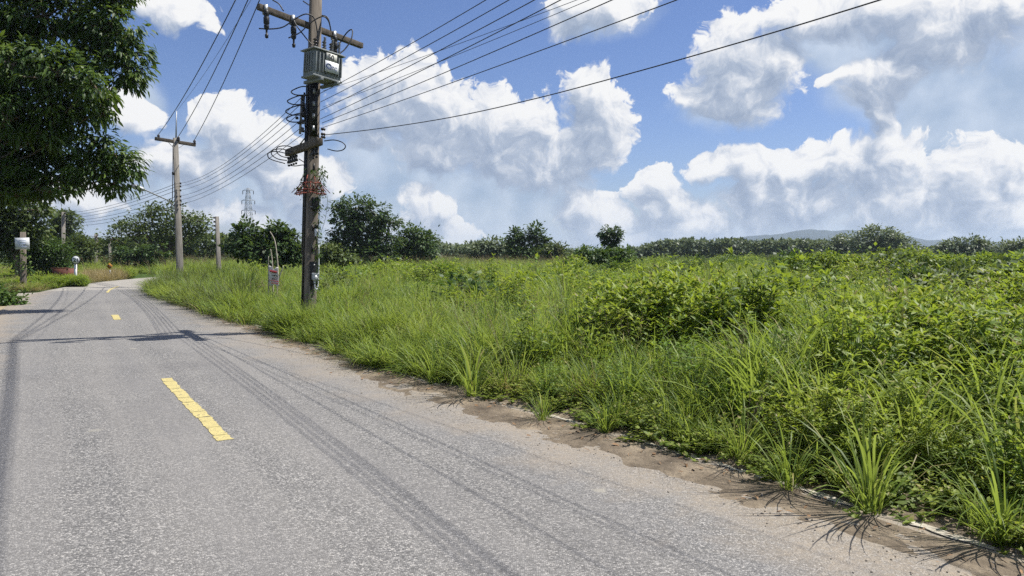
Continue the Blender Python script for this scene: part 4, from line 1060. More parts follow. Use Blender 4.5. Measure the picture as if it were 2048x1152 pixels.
tree_px('round_bush', 'pale green leafy bush below the long tree line', 1640, 30, [(1610, 530, 40, 20), (1660, 525, 40, 20), (1700, 532, 30, 16)], 0.15, 4200, 'herb', 0.05, cat='bush', clump=.25)
tree_px('round_bush', 'leafy bush on the right under the domed tree', 1800, 33, [(1780, 522, 40, 14), (1830, 518, 40, 16), (1900, 525, 46, 16)], 0.16, 4200, 'herb', 0.05, cat='bush', clump=.27)
tree_px('round_bush', 'leafy bush at the right frame edge, below the hazy trees', 2000, 28, [(1980, 528, 46, 18), (2040, 530, 46, 20)], 0.14, 3800, 'herb', 0.05, cat='bush', clump=.24)
tree_px('round_bush', 'olive bush right behind the transformer pole foot', 670, 44, [(660, 505, 22, 16), (690, 515, 24, 14), (640, 512, 16, 14)], 0.2, 2200, 'tree_olive', 0.05, cat='bush', clump=.3)
# left of the road
Lg = 'trees left of the road'
tree_px('roadside_tree', 'sunlit leafy tree behind the white notice, under the big dark tree', 30, 40, [(30, 415, 44, 26), (70, 420, 30, 22), (10, 450, 40, 30), (60, 455, 34, 24), (-30, 430, 50, 50), (20, 485, 44, 26)], 0.26, 7000, 'tree_olive', 0.16, group=Lg, clump=.38)
tree_px('roadside_tree', 'small tree around the concrete pole left of the bend', 128, 66, [(118, 432, 20, 12), (140, 438, 18, 12), (125, 455, 24, 16), (112, 475, 24, 18)], 0.3, 2600, 'tree_olive', 0.12, group=Lg, clump=.5)
tree_px('feathery_bush', 'soft feathery dark green bush behind the rusty bin', 95, 42, [(80, 490, 26, 22), (105, 500, 26, 22), (70, 520, 28, 20), (110, 525, 26, 18), (130, 515, 18, 20), (45, 520, 26, 24)], 0.13, 9000, 'shrub', 0.06, group=Lg, cat='bush', clump=.42)
tree_px('round_bush', 'bright bush behind the round kilometre sign', 165, 58, [(160, 490, 20, 16), (178, 500, 16, 14), (155, 510, 16, 14)], 0.24, 2000, 'tree_olive', 0.06, group=Lg, cat='bush', clump=.42)
tree_px('round_bush', 'dark bush with dead leaves at the left frame edge beside the asphalt', -10, 23.5, [(5, 597, 28, 14), (35, 604, 22, 12), (-40, 590, 50, 28), (-10, 612, 30, 10)], 0.13, 3600, 'shrub', 0.04, group=Lg, cat='bush', clump=.2)
# far-off woods that read as one mass
def wood(name, label, prof, Y, n, leaf, mat, depth, floor=0):
    xs = np.array([p[0] for p in prof]); ts = np.array([p[1] for p in prof])
    px = rng.uniform(xs.min(), xs.max(), n); top = np.interp(px, xs, ts) + (fbm(px / 16.0, px * 0 + 2, 5, 3) - 0.5) * 9
    yy = Y + rng.random(n) ** 1.5 * depth
    zt = CAM_H + (YH - top) * Y / FPX
    u = rng.random(n) ** 0.6; clumpz = (fbm(px / 9.0, u * 7, 4) - .5)
    z = floor + (zt - floor) * np.clip(u * (1 - 0.0) + clumpz * 0.12, 0, 1.03)
    X = (px - W2) / FPX * Y * (yy / Y)
    yy = yy - (1 - u) * 1.5 + clumpz * 4
    pos = np.c_[X, yy, z]
    d = unit(rng.normal(0, 1, (n, 3)) + np.array([0, -.5, .2])); nr = unit(rng.normal(0, .6, (n, 3)) + np.array([.2, -.3, .8]))
    lv = np.clip(.35 + clumpz * .9 + rng.normal(0, .16, n) + .15 * u, 0, 1)
    v, f, l = scatter(CARD_V, CARD_F, pos, d, nr, leaf * rng.uniform(.6, 1.4, n), lv)
    o = link(name, np_mesh(name, v, f, l), M[mat]); return tag(o, label, 'trees', kind='stuff')
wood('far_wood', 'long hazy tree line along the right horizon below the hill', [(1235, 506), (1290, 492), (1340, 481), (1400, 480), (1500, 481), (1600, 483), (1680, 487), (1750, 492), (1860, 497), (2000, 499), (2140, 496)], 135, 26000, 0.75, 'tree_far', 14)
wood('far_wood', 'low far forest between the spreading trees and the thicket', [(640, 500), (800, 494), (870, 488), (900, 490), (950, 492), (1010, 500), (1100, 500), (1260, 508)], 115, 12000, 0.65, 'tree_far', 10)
wood('far_wood', 'dark forest edge behind the second pole and the far bend', [(-60, 440), (60, 455), (150, 470), (200, 482), (260, 478), (330, 470), (400, 472), (450, 470), (520, 478), (640, 498)], 84, 18000, 0.5, 'tree_olive', 8)

# ------------------------------------------------------------------ poles
RD = np.array([-0.532, 0.847, 0.0]); PD = np.array([0.847, 0.532, 0.0]); UPV = np.array([0, 0, 1.0])
AX = np.array([PD, RD, UPV])            # local x across the road, y along it
MP = gnd(615, 662); MY = MP[1]
def mp(px, py, dy=0.0): return at(px, py, MY + dy)
TOPM = at(638, -290, MY)
def axis_at(z): return MP + (TOPM - MP) * (z / TOPM[2])
pole = empty('utility_pole', MP); tag(pole, 'weathered concrete power pole carrying the transformer beside the road', 'utility pole', 'power poles')
def square_shaft(mb, a, b, w0, w1, ax, slots=0):
    a, b = np.array(a), np.array(b); V = []; ch = 0.16
    prof = [(-1, -1 + ch), (-1 + ch, -1), (1 - ch, -1), (1, -1 + ch), (1, 1 - ch), (1 - ch, 1), (-1 + ch, 1), (-1, 1 - ch)]
    for p, w in ((a, w0), (b, w1)):
        for (x, y) in prof: V.append(p + (ax[0] * x + ax[1] * y * 0.86) * w / 2)
    n = 8; F = [(k, (k + 1) % n, n + (k + 1) % n, n + k) for k in range(n)]
    mb.add(V, F + [(n, n + 1, n + 2, n + 7), (n + 7, n + 2, n + 3, n + 6), (n + 6, n + 3, n + 4, n + 5)])
mb = MB(); square_shaft(mb, MP - np.array([0, 0, .3]), TOPM, 0.275, 0.19, AX); mb.build('shaft', M['concrete_pole'], pole)
# mouldings along the faces: raised dark cable runs on the shaded face, black blocks painting the shade of climbing notches on the other
for off, w, z0, z1 in ((-0.05, 0.05, 0.4, 5.1), (0.04, 0.035, 1.6, 5.1)):
    a, b = axis_at(z0), axis_at(z1); mb = MB()
    mb.bar(a - PD * 0.135 + RD * off, b - PD * 0.118 + RD * off, w, 0.04, up=PD); mb.build('cable_run', M['black'], pole)
for z in np.arange(0.9, 6.2, 0.42):
    mb = MB(); w = 0.275 - 0.0093 * z
    mb.box(axis_at(z) - RD * (w * 0.43 + 0.001) + PD * 0.02, (0.035, 0.012, 0.13), AX); mb.build('notch_shade', M['black'], pole)
# dark cable conduit up the front between the fuse arm and the transformer
mb = MB(); a, b = axis_at(4.05), axis_at(5.25); mb.bar(a - RD * .13 - PD * .03, b - RD * .125 - PD * .03, 0.17, 0.05, up=RD); mb.build('cable_trunking', M['black'], pole)
for z in (4.2, 4.45, 4.7, 4.95):
    mb = MB(); mb.box(axis_at(z) - RD * .16 - PD * .03, (0.05, 0.01, 0.10), AX); mb.build('strap', M['steel'], pole)

def crossarm(name, c, ax, length, w, h, mat, parent):
    mb = MB(); mb.bar(c - ax * length / 2, c + ax * length / 2, w, h); return mb.build(name, M[mat], parent, bevel=0.008)
# top crossarm (above the frame) carrying the line wires
c_top = axis_at(8.75) - RD * 0.16
ca = crossarm('crossarm', c_top, PD, 2.3, 0.11, 0.12, 'timber', pole)
# crossarm with the fuse cut-outs: passes behind the pole top, near end left
pL, pR = mp(516, 13, -0.95), mp(724, 92, 1.05)
mb = MB(); mb.bar(pL, pR, 0.10, 0.115); arm = mb.build('crossarm', M['timber'], pole, bevel=0.01)
def on_arm(t): return pL + (pR - pL) * t
def insulator(parent, name, base, axis, L, r, sheds, mat, n=10):
    prof = [(0, r * .45)]
    for k in range(sheds):
        z = L * (k + 0.2) / sheds; prof += [(z, r * .5), (z + L * .25 / sheds, r), (z + L * .45 / sheds, r * .92), (z + L * .55 / sheds, r * .5)]
    prof.append((L, r * .4)); mb = MB(); mb.lathe(base, axis, prof, n); return mb.build(name, M[mat], parent, smooth=False)
for t in (0.06, 0.30, 0.70):
    b = on_arm(t)
    mb = MB(); mb.box(b + UPV * -.01, (0.07, 0.16, 0.16), AX); br = mb.build('bracket', M['steel'], pole)
    mb = MB(); q = b - RD * .09 - UPV * .04
    mb.lathe(q, (0, 0, -1), [(0, .035), (.03, .05), (.10, .055), (.12, .04), (.14, .056), (.26, .056), (.28, .04), (.30, .052), (.36, .045), (.38, .02), (.46, .018), (.47, .035), (.53, .03), (.54, .01)], 10)
    mb.build('fuse_cutout', M['black'], pole)
def cable(name, pts, r, mat, parent, k=6):
    mb = MB(); mb.tube(smooth_path(pts, k), r, 6); return mb.build(name, M[mat], parent, smooth=True)
# jumper leads looping over the crossarm
J = [[(518, 57, -.7), (540, 58, -.7), (566, 54, -.6), (590, 38, -.5), (612, 28, -.4), (628, 36, -.3), (634, 60, -.3), (636, 88, -.3)],
     [(577, 76, -.6), (600, 65, -.5), (622, 45, -.4), (645, 33, -.3), (657, 42, -.2), (662, 62, -.1)],
     [(675, 95, .1), (690, 70, .1), (700, 60, .1), (705, 62, .1), (702, 80, .0), (690, 98, -.1), (678, 108, -.2)],
     [(586, 40, -.5), (598, 58, -.5), (612, 76, -.4), (624, 90, -.4)],
     [(545, 0, -.5), (558, 8, -.5), (567, 22, -.5)], [(606, 2, -.3), (618, 10, -.3)], [(640, 30, 0), (655, 35, 0), (661, 55, 0)]]
for pts in J: cable('jumper_cable', [mp(*p) for p in pts], 0.013, 'black', pole)

# transformer: hangs on the road side of the pole
TC = mp(645, 135, -0.40)
tr = empty('transformer', (TC[0], TC[1], TC[2] - 0.42)); tag(tr, 'grey finned pole-mounted transformer with white number and logo plates', 'transformer')
XA = mp(683, 122, .08) - mp(605, 97, -.62); XA = XA / np.linalg.norm(XA); YA = np.cross(UPV, XA); YA /= np.linalg.norm(YA); ZA = np.cross(XA, YA)
TAX = np.array([XA, YA, ZA])
def tl(x, y, z): return TC + XA * x + YA * y + ZA * z      # x across (right/away), y away from camera
TWd, TDp, THt = 0.86, 0.50, 0.66
mb = MB(); mb.box(tl(0, 0, 0.02), (TWd, TDp, THt), TAX); tank = mb.build('tank', M['trafo'], tr, bevel=0.02)
mb = MB(); mb.box(tl(0, 0, 0.365), (TWd + .14, TDp + .14, 0.03), TAX); mb.box(tl(0, 0, 0.395), (TWd + .05, TDp + .05, 0.03), TAX); mb.build('lid', M['trafo'], tr, bevel=0.008)
mb = MB(); mb.box(tl(0, 0, -0.335), (TWd + .06, TDp + .06, 0.05), TAX, 1.0); mb.build('base_frame', M['trafo'], tr, bevel=0.008)
for x in (-0.40, -0.29, -0.18, -0.07, 0.22, 0.31, 0.40):
    mb = MB(); mb.box(tl(x, -TDp / 2 - .025, 0.03), (0.03, 0.055, 0.50), TAX); mb.build('cooling_fin', M['trafo'], tr, bevel=0.006)
for y in (-0.15, -0.05, 0.05, 0.15):
    mb = MB(); mb.box(tl(-TWd / 2 - .025, y, 0.03), (0.055, 0.03, 0.50), TAX); mb.build('cooling_fin', M['trafo'], tr, bevel=0.006)
for x in (-0.22, 0.30):
    mb = MB(); mb.box(tl(x, 0.06, -0.40), (0.09, 0.80, 0.08), TAX); mb.build('mounting_bracket', M['trafo'], tr, bevel=0.006)
mb = MB(); mb.box(tl(.36, -.26, -.345), (.05, .05, .05), TAX); mb.build('drain_valve', M['steel'], tr)
for i_, (x, y) in enumerate(((-0.26, -0.02), (0.02, -0.02), (0.24, -0.02))):
    insulator(tr, 'bushing', tl(x, y, .41), (0, 0, 1), 0.30, 0.062, 4, 'porcelain')
for i_, (x, y, lean) in enumerate(((-0.10, -.20, .05), (0.13, -.20, .1), (0.36, -.20, .05))):
    insulator(tr, 'surge_arrester', tl(x, y, .41), (lean, 0.0, 1), 0.34, 0.042, 9, 'arrester')
def lettering(text, name, parent, mat, centre, right, up, height, wmax=None, bold=0.0, sx=1.0):
    cu = bpy.data.curves.new(name, 'FONT'); cu.body = text; cu.size = 1.0; cu.extrude = 0.0; cu.offset = bold; cu.align_x = 'LEFT'; cu.resolution_u = 3
    ob = bpy.data.objects.new(name, cu); COL.objects.link(ob); bpy.context.view_layer.update()
    me = bpy.data.meshes.new_from_object(ob.evaluated_get(bpy.context.evaluated_depsgraph_get())); bpy.data.objects.remove(ob)
    co = np.empty(len(me.vertices) * 3); me.vertices.foreach_get('co', co); co = co.reshape(-1, 3)
    co -= (co.max(0) + co.min(0)) / 2; s = height / (co[:, 1].max() - co[:, 1].min())
    w = (co[:, 0].max()) * 2 * s * sx; kx = sx if not wmax or w <= wmax else sx * wmax / w
    right, up, centre = (np.asarray(q, float) for q in (right, up, centre)); nrm = np.cross(right, up)
    P = centre + co[:, :1] * s * kx * right + co[:, 1:2] * s * up + (co[:, 2:3]) * nrm
    me.vertices.foreach_set('co', (P - world_loc(parent)).ravel().astype(np.float32)); me.update()
    return link(name, me, M[mat], parent)
fy = -TDp / 2 - .060
mb = MB(); mb.box(tl(.06, fy, .225), (.33, .012, .20), TAX); pl1 = mb.build('number_plate', M['plate'], tr); tag(pl1, 'pale rating plate reading 50')
lettering('50', 'lettering', pl1, 'ink_black', tl(.04, fy - .009, .225), XA, ZA, 0.155, 0.22, 0.018, .95)
mb = MB(); mb.box(tl(.075, fy - .004, -.03), (.42, .012, .29), TAX); pl2 = mb.build('logo_plate', M['white'], tr); tag(pl2, 'white plate with dark blue letters QTC')
mb = MB()   # the Q is drawn as a wide open ring with a foot
ang = np.linspace(0.35, 2 * math.pi + 0.1, 26)
mb.tube([tl(-.02 + .078 * math.cos(a), fy - .013, -.02 + .066 * math.sin(a)) for a in ang], .012, 5)
mb.tube([tl(.01, fy - .013, -.085), tl(.055, fy - .013, -.09)], .011, 5)
mb.build('lettering', M['ink_blue'], pl2)
lettering('TC', 'lettering', pl2, 'ink_blue', tl(.155, fy - .013, -.045), XA, ZA, 0.095, 0.20, 0.012, 1.05)

tr.scale = (.75, .75, .75); tr.location = (TC[0], TC[1], TC[2] - .42 * .75)
# secondary rack and loops, left of the pole
mb = MB(); mb.bar(mp(604, 192, -.15), mp(600, 268, -.15), .04); mb.build('rack', M['steel'], pole)
for py in (200, 216, 232, 248, 264):
    mb = MB(); c = mp(605, py, -.22); mb.lathe(c, (0, 0, 1), [(0, .03), (.02, .04), (.045, .025), (.07, .04), (.09, .03)], 8); mb.build('spool_insulator', M['porcelain'], pole)
for (x0, y0, w, h) in ((618, 174, 36, 16), (616, 192, 42, 17), (612, 212, 42, 18), (612, 228, 40, 16)):
    pts = [(x0, y0), (x0 - w * .35, y0 - 1), (x0 - w * .75, y0 + h * .25), (x0 - w * .98, y0 + h * .62), (x0 - w * .72, y0 + h * .98), (x0 - w * .3, y0 + h), (x0, y0 + h * .92)]
    cable('loop_cable', [mp(p[0] + random.uniform(-1, 1), p[1], -.25 - .15 * k / 6) for k, p in enumerate(pts)], 0.012, 'black', pole)
for px, py in ((598, 246), (606, 262), (594, 236)):
    mb = MB(); c = mp(px, py, -.2); mb.box(c, (.05, .05, .05)); mb.build('clamp', M['black'], pole)
for (x0, y0, x1, y1) in ((609, 185, 606, 235), (608, 205, 611, 255)):
    mb = MB(); mb.bar(mp(x0, y0, -.2), mp(x1, y1, -.2), .03); mb.build('cable_run', M['black'], pole)
# service fuse arm, set along the road
fL, fR = mp(577, 322, 1.0), mp(652, 284, -1.05)
fL = axis_at(3.82) - PD * .19 + RD * 1.12; fR = axis_at(3.80) - PD * .19 - RD * 1.12
mb = MB(); mb.bar(fL, fR, 0.13, 0.15); sarm = mb.build('crossarm', M['timber'], pole, bevel=0.02)
mb = MB(); mb.bar(fL + (fR - fL) * .35 - UPV * .05 - PD * .08, axis_at(4.25) - RD * .15, .03, .01); mb.build('brace', M['steel'], pole)
for t in (0.04, 0.12, 0.20, 0.28, 0.80, 0.90):
    b = fL + (fR - fL) * t - UPV * .09
    mb = MB(); mb.box(b - UPV * .03, (.06, .05, .05), AX); mb.box(b - UPV * .12, (.055, .11, .05), AX); mb.bar(b - UPV * .03 + RD * .05, b - UPV * .14 + RD * .05, .02); mb.bar(b - UPV * .03 - RD * .05, b - UPV * .14 - RD * .05, .02)
    mb.box(b - UPV * .19, (.03, .06, .04), AX); mb.build('fuse_carrier', M['black'], pole)
for pts in ([(598, 300), (575, 292), (556, 294), (553, 303), (562, 312), (577, 316)], [(590, 306), (564, 298), (545, 301), (544, 310), (556, 318), (574, 321)],
            [(578, 308), (552, 303), (537, 306), (537, 315), (548, 321), (570, 327)], [(648, 282), (668, 280), (685, 285), (691, 293), (685, 300), (672, 302), (655, 298)],
            [(575, 330), (590, 332), (605, 330), (614, 332)], [(598, 318), (610, 326), (618, 336)]):
    cable('loop_cable', [mp(p[0], p[1], .3 if p[0] < 620 else -.6) for p in pts], 0.011, 'black', pole)
for py in (258, 268, 274):
    mb = MB(); mb.lathe(mp(642, py, -.05), PD, [(0, .02), (.02, .035), (.05, .02), (.07, .035), (.09, .02)], 8); mb.build('spool_insulator', M['porcelain'], pole)
# red net skirt under the vine
V = []; F = []
zt, zb = axis_at(1.7 + (500 - 352) * mpp(MY))[2], 1.7 + (500 - 386) * mpp(MY)
mb = MB()
for k in range(14):
    a = 2 * math.pi * k / 14; dr = np.array([math.cos(a), math.sin(a), 0])
    sag = 0.0 if k % 3 else .06
    mb.bar(axis_at(zt - .12 * (k % 2)) + dr * .15, axis_at(zb - sag) + dr * (0.30 + .1 * (k % 2)), .012)
    mb.bar(axis_at(zt - .2) + dr * .19, axis_at(zb - .05) + np.array([math.cos(a + .5), math.sin(a + .5), 0]) * .30, .009)
for rr_, zz in ((.18, zt - .16), (.25, zb + .05), (.31, zb - .02)):
    mb.tube([axis_at(zz) + np.array([math.cos(a), math.sin(a), 0]) * rr_ * random.uniform(.9, 1.1) + np.array([0, 0, random.uniform(-.02, .02)]) for a in np.linspace(0, 6.283, 16)], .012, 4)
mb.build('net_skirt', M['red_net'], pole)
# boxes on the shaft
def front(px, py, out=0.0):       # on the face turned to the camera
    z = 1.7 + (500 - py) * mpp(MY); c = axis_at(z); d = mp(px, py)[0] - c[0]
    return c + PD * d / PD[0] * 0.9 - RD * (0.105 + out)
mb = MB(); mb.box(front(627, 408, .03), (.15, .06, .26), AX); mb.build('junction_box', M['black'], pole, bevel=.006)
mb = MB(); mb.box(front(625, 415, .035), (.19, .05, .02), AX); mb.build('bracket', M['steel'], pole)
mb = MB(); mb.lathe(front(628, 473, .05), (0, 0, 1), [(0, .03), (.01, .04), (.15, .04), (.16, .03)], 10); mb.build('white_fuse_tube', M['white'], pole)
mb = MB(); mb.lathe(front(628, 457, .05), (0, 0, 1), [(0, .042), (.06, .042), (.09, .02)], 10); mb.build('fuse_cap', M['black'], pole)
cable('conduit', [front(633, 490, .02), front(633, 530, .02), front(632, 560, .03), front(629, 577, .05), (front(625, 576, .06)), front(624, 568, .06)], .014, 'white', pole)
cable('lead_cable', [front(627, 473, .05), front(629, 490, .03), front(631, 498, .02), front(633, 500, .02)], .008, 'black', pole)
meter = empty('electricity_meter', front(624, 572, .04)); tag(meter, 'domed glass electricity meter on a black board near the pole foot', 'meter')
mb = MB(); mb.box(front(624, 547, .015), (.17, .025, .50), AX); mb.build('board', M['black'], meter, bevel=.005)
mb = MB(); mb.box(front(625, 550, .075), (.15, .08, .10), AX); mb.build('housing', M['clear'], meter, bevel=.02)
mb = MB(); mb.lathe(front(624, 556, .05), -RD * 1.0, [(0, .065), (.06, .065), (.09, .05), (.10, .02)], 12); mb.build('dome', M['clear'], meter, smooth=True)
mb = MB(); mb.box(front(624, 530, .035), (.03, .02, .03), AX); mb.build('hook', M['steel'], meter)
mb = MB(); mb.box(front(624, 564, .06), (.03, .05, .06), AX); mb.build('terminal_cover', M['white'], meter)
# vine climbing the pole
vine = empty('climbing_vine', MP); tag(vine, 'thin leafy vine climbing the transformer pole and hanging from it', 'vine')
mbv = MB(); parts = []
def vine_strand(pts, nl, leaf, spread=.03):
    P = smooth_path(pts, 6); mbv.tube(P, .004, 3, False)
    i = rng.integers(0, len(P), nl); pos = P[i] + rng.normal(0, spread, (nl, 3)); az = rng.uniform(0, 6.28, nl)
    parts.append(scatter(LEAF_V, LEAF_F, pos, np.c_[np.cos(az) + .2, np.sin(az), rng.uniform(-1.2, -.1, nl)], rng.normal(0, .4, (nl, 3)) + np.array([0, -.6, .6]), leaf * rng.uniform(.6, 1.2, nl), rng.random(nl), .8))
for q in range(3):
    vine_strand([mp(632 + 2 * q, 560, -.12), mp(634 + q, 500, -.12), mp(636 + q, 450, -.14), mp(637 + 2 * q, 400, -.14), mp(639 + 2 * q, 345, -.12)], 60, .10)
vine_strand([mp(620, 350, -.2), mp(630, 340, -.2), mp(643, 338, -.15), mp(648, 360, -.15), mp(646, 395, -.15)], 60, .11, .05)
vine_strand([mp(618, 375, -.2), mp(608, 372, -.2), mp(598, 376, -.2), mp(592, 378, -.2)], 22, .09)
vine_strand([mp(606, 348, -.15), mp(602, 365, -.15), mp(604, 395, -.15)], 16, .07)
vine_strand([mp(608, 420, -.1), mp(607, 450, -.1), mp(606, 478, -.1)], 12, .06)
vine_strand([mp(640, 470, -.1), mp(650, 440, -.1), mp(655, 400, -.1), mp(650, 380, -.1)], 14, .05)
vine_strand([mp(615, 640, -.3), mp(618, 600, -.3), mp(630, 590, -.3), mp(640, 570, -.2)], 40, .10, .07)
mbv.build('stem', M['stem'], vine)
v, f, lv = join(parts); link('leaves', np_mesh('vine_leaves', v - world_loc(vine), f, lv), M['shrub'], vine)

# second pole with crossarm
P2 = gnd(361, 573); Y2 = P2[1]
def p2(px, py, dy=0.0): return at(px, py, Y2 + dy)
pole2 = empty('utility_pole', P2); tag(pole2, 'grey concrete pole with a single crossarm and lightning spike beyond the grass bank', 'utility pole', 'power poles')
T2 = p2(351, 276)
mb = MB(); square_shaft(mb, P2 - np.array([0, 0, .3]), T2, .30, .20, AX); mb.build('shaft', M['pole_grey'], pole2)
a, b = p2(310, 277, -.6), p2(391, 290, .6)
mb = MB(); mb.bar(a, b, .13, .15); mb.build('crossarm', M['timber'], pole2, bevel=.01)
for e in (p2(333, 281, -.3), p2(371, 287, .3)):
    mb = MB(); mb.bar(e, p2(352, 300), .035, .012); mb.build('brace', M['steel'], pole2)
mb = MB(); mb.tube([p2(352, 282), p2(353, 222)], [.035, .02], 6); mb.build('lightning_spike', M['steel'], pole2)
HV2 = [p2(317, 273, -.5), p2(357, 277, 0), p2(389, 284, .55)]
for c in HV2:
    mb = MB(); mb.lathe(c - UPV * .10, (0, 0, 1), [(0, .05), (.05, .075), (.08, .05), (.12, .07), (.17, .05), (.2, .02)], 8); mb.build('pin_insulator', M['porcelain'], pole2)
mb = MB(); mb.tube([p2(346, 290, -.15), p2(346, 340, -.15), p2(345, 395, -.15), p2(343, 412, -.15)], .02, 5); mb.build('down_lead', M['black'], pole2)
mb = MB(); mb.box(p2(347, 347, -.16), (.11, .08, .13)); mb.build('junction_box', M['black'], pole2)
LV2 = [(367), (373), (381), (393), (401), (410)]
for py in LV2:
    for dx in (-5, 6):
        mb = MB(); mb.lathe(p2(355 + dx, py, -.1) - UPV * .04, (0, 0, 1), [(0, .03), (.02, .05), (.045, .03), (.07, .05), (.09, .03)], 8); mb.build('spool_insulator', M['porcelain'], pole2)
cable('lamp_arm', [p2(351, 414, -.1), p2(343, 407, -.3), p2(334, 400, -.6), p2(312, 390, -1.2), p2(288, 379, -1.8)], .03, 'steel', pole2)
mb = MB(); mb.lathe(p2(290, 380, -1.8), (-.85, -.3, .3), [(0, .05), (.1, .09), (.45, .11), (.6, .04)], 8); mb.build('lamp_head', M['steel'], pole2)

# farther poles
def far_pole(label, bx, by, tx, ty, Y, w, extra=None, mat='pole_grey'):
    b = at(bx, by, Y); b[2] = 0; t = at(tx, ty, Y); o = empty('utility_pole', b); tag(o, label, 'utility pole', 'power poles')
    mb = MB(); square_shaft(mb, b - np.array([0, 0, .2]), t, w * 1.1, w * .85, AX); mb.build('shaft', M[mat], o)
    if extra: extra(o, b, t)
    return o, t
def spools(n, dx):
    def f(o, b, t):
        for k in range(n):
            mb = MB(); mb.lathe(t - UPV * (.15 + .28 * k) + np.array([dx, -.1, 0]), (0, 0, 1), [(0, .05), (.03, .08), (.07, .04), (.1, .08), (.13, .05)], 6); mb.build('spool_insulator', M['porcelain'], o)
    return f
_, tA = far_pole('slightly leaning short pole standing in the grass right of the second pole', 438, 530, 434, 433, 52, .26, spools(4, -.15))
_, tB = far_pole('pole rising out of the small tree left of the far bend', 126, 545, 127, 424, 60, .30, spools(3, .18))
_, tC = far_pole('pole with a rack of insulators behind the dry grass', 191, 545, 192, 468, 66, .30, spools(5, .2))
_, tD = far_pole('thin lamp pole standing behind the amber curve sign', 221, 540, 219, 478, 74, .24)
# pole with the white notice
b = gnd(47, 577); YN = b[1]
npole = empty('utility_pole', b); tag(npole, 'stained concrete pole stub holding the white notice, vines around its middle', 'utility pole', 'power poles')
mb = MB(); square_shaft(mb, b - np.array([0, 0, .2]), at(46, 464, YN), .26, .22, AX); mb.build('shaft', M['concrete_pole'], npole)
nv = rng.normal(0, 1, (130, 3)) * np.array([.22, .22, .38]) + at(46, 528, YN)
fl = scatter(CARD_V, CARD_F, nv, rng.normal(0, 1, (130, 3)) + np.array([0, -.3, -.6]), rng.normal(0, .5, (130, 3)) + np.array([0, -.5, .7]), rng.uniform(.1, .2, 130), rng.random(130))
nvine = link('climbing_vine', np_mesh('climbing_vine', *fl[:2], fl[2]), M['shrub']); tag(nvine, 'leafy vine wrapped around the notice pole', 'vine')
sg = empty('notice_board', at(44, 500, YN - .3)); tag(sg, 'white rectangular notice with faint blue lines on the left pole', 'sign')
mb = MB(); c = at(44.5, 487, YN - .3); mb.box(c, (.60, .03, .50), np.array([[.99, .06, .02], [-.06, .99, 0], [-.02, 0, 1]])); bd = mb.build('board', M['white'], sg)
for k in range(5):
    mb = MB(); w = random.uniform(.28, .42); mb.box(c + np.array([random.uniform(-.03, .05), -.022, .13 - .07 * k]), (w, .006, .026)); mb.build('print_line', M['pale_blue'], bd)
# round kilometre sign "21"
b = at(151, 560, 38.5); b[2] = 0; YK = 38.5
ks = empty('kilometre_sign', b); tag(ks, 'round white sign with black number 21 on a white post', 'sign')
mb = MB(); mb.bar((b[0], b[1], -.1), at(151, 528, YK), .11, .08, up=(0, 1, 0)); mb.build('post', M['white'], ks)
c = at(151.5, 520, YK - .07); mb = MB(); mb.lathe(c + np.array([0, .02, 0]), (0, -1, 0), [(0, .23), (.02, .23)], 20); mb.build('rim', M['ink_black'], ks)
mb = MB(); mb.lathe(c, (0, -1, 0), [(0, .195), (.012, .195)], 20); disc = mb.build('disc', M['white'], ks)
lettering('21', 'lettering', disc, 'ink_black', c + np.array([0, -.02, 0]), (1, 0, 0), UPV, .20, .28, .012, 1.2)
# amber curve sign
b = at(219, 560, 44); b[2] = 0
cs = empty('curve_sign', b); tag(cs, 'amber diamond curve warning sign at the far bend', 'sign')
mb = MB(); mb.bar(b, at(220, 540, 44), .06); mb.build('post', M['steel'], cs)
c = at(219, 532, 43.8); q = .18; mb = MB()
mb.add([c + np.array(v) for v in ((-q, 0, 0), (0, 0, -q), (q, 0, 0), (0, 0, q), (-q, .03, 0), (0, .03, -q), (q, .03, 0), (0, .03, q))], [(0, 1, 2, 3), (7, 6, 5, 4), (0, 4, 5, 1), (1, 5, 6, 2), (2, 6, 7, 3), (3, 7, 4, 0)])
face = mb.build('face', M['amber'], cs)
mb = MB(); mb.tube(smooth_path([c + np.array(v) for v in ((.05, -.02, -.09), (.045, -.02, -.01), (-.04, -.02, .03))], 5), .02, 5); mb.add([c + np.array(v) for v in ((-.1, -.03, .045), (-.03, -.03, -.02), (-.01, -.03, .08))], [], [(0, 1, 2)])
mb.build('arrow', M['ink_black'], face)
# rusty open bin behind the weeds
YB = 39; c = at(130, 549, YB)
bn = empty('rusty_bin', (c[0], c[1], 0)); tag(bn, 'rusty red open-topped skip half hidden by weeds', 'skip')
mb = MB(); w, d_, h, zb_ = .42, .45, .72, .02
V = []
for z, k in ((zb_, .78), (zb_ + h, 1.0)):
    for x, y in ((-w, -d_), (w, -d_), (w, d_), (-w, d_)): V.append((c[0] + x * k, c[1] + y * k, z))
for z, k in ((zb_ + .06, .74), (zb_ + h, .95)):
    for x, y in ((-w, -d_), (w, -d_), (w, d_), (-w, d_)): V.append((c[0] + x * k, c[1] + y * k, z))
mb.add(V, [(0, 1, 5, 4), (1, 2, 6, 5), (2, 3, 7, 6), (3, 0, 4, 7), (3, 2, 1, 0), (8, 12, 13, 9), (9, 13, 14, 10), (10, 14, 15, 11), (11, 15, 12, 8), (8, 9, 10, 11), (4, 5, 13, 12), (5, 6, 14, 13), (6, 7, 15, 14), (7, 4, 12, 15)])
mb.build('body', M['rust'], bn)
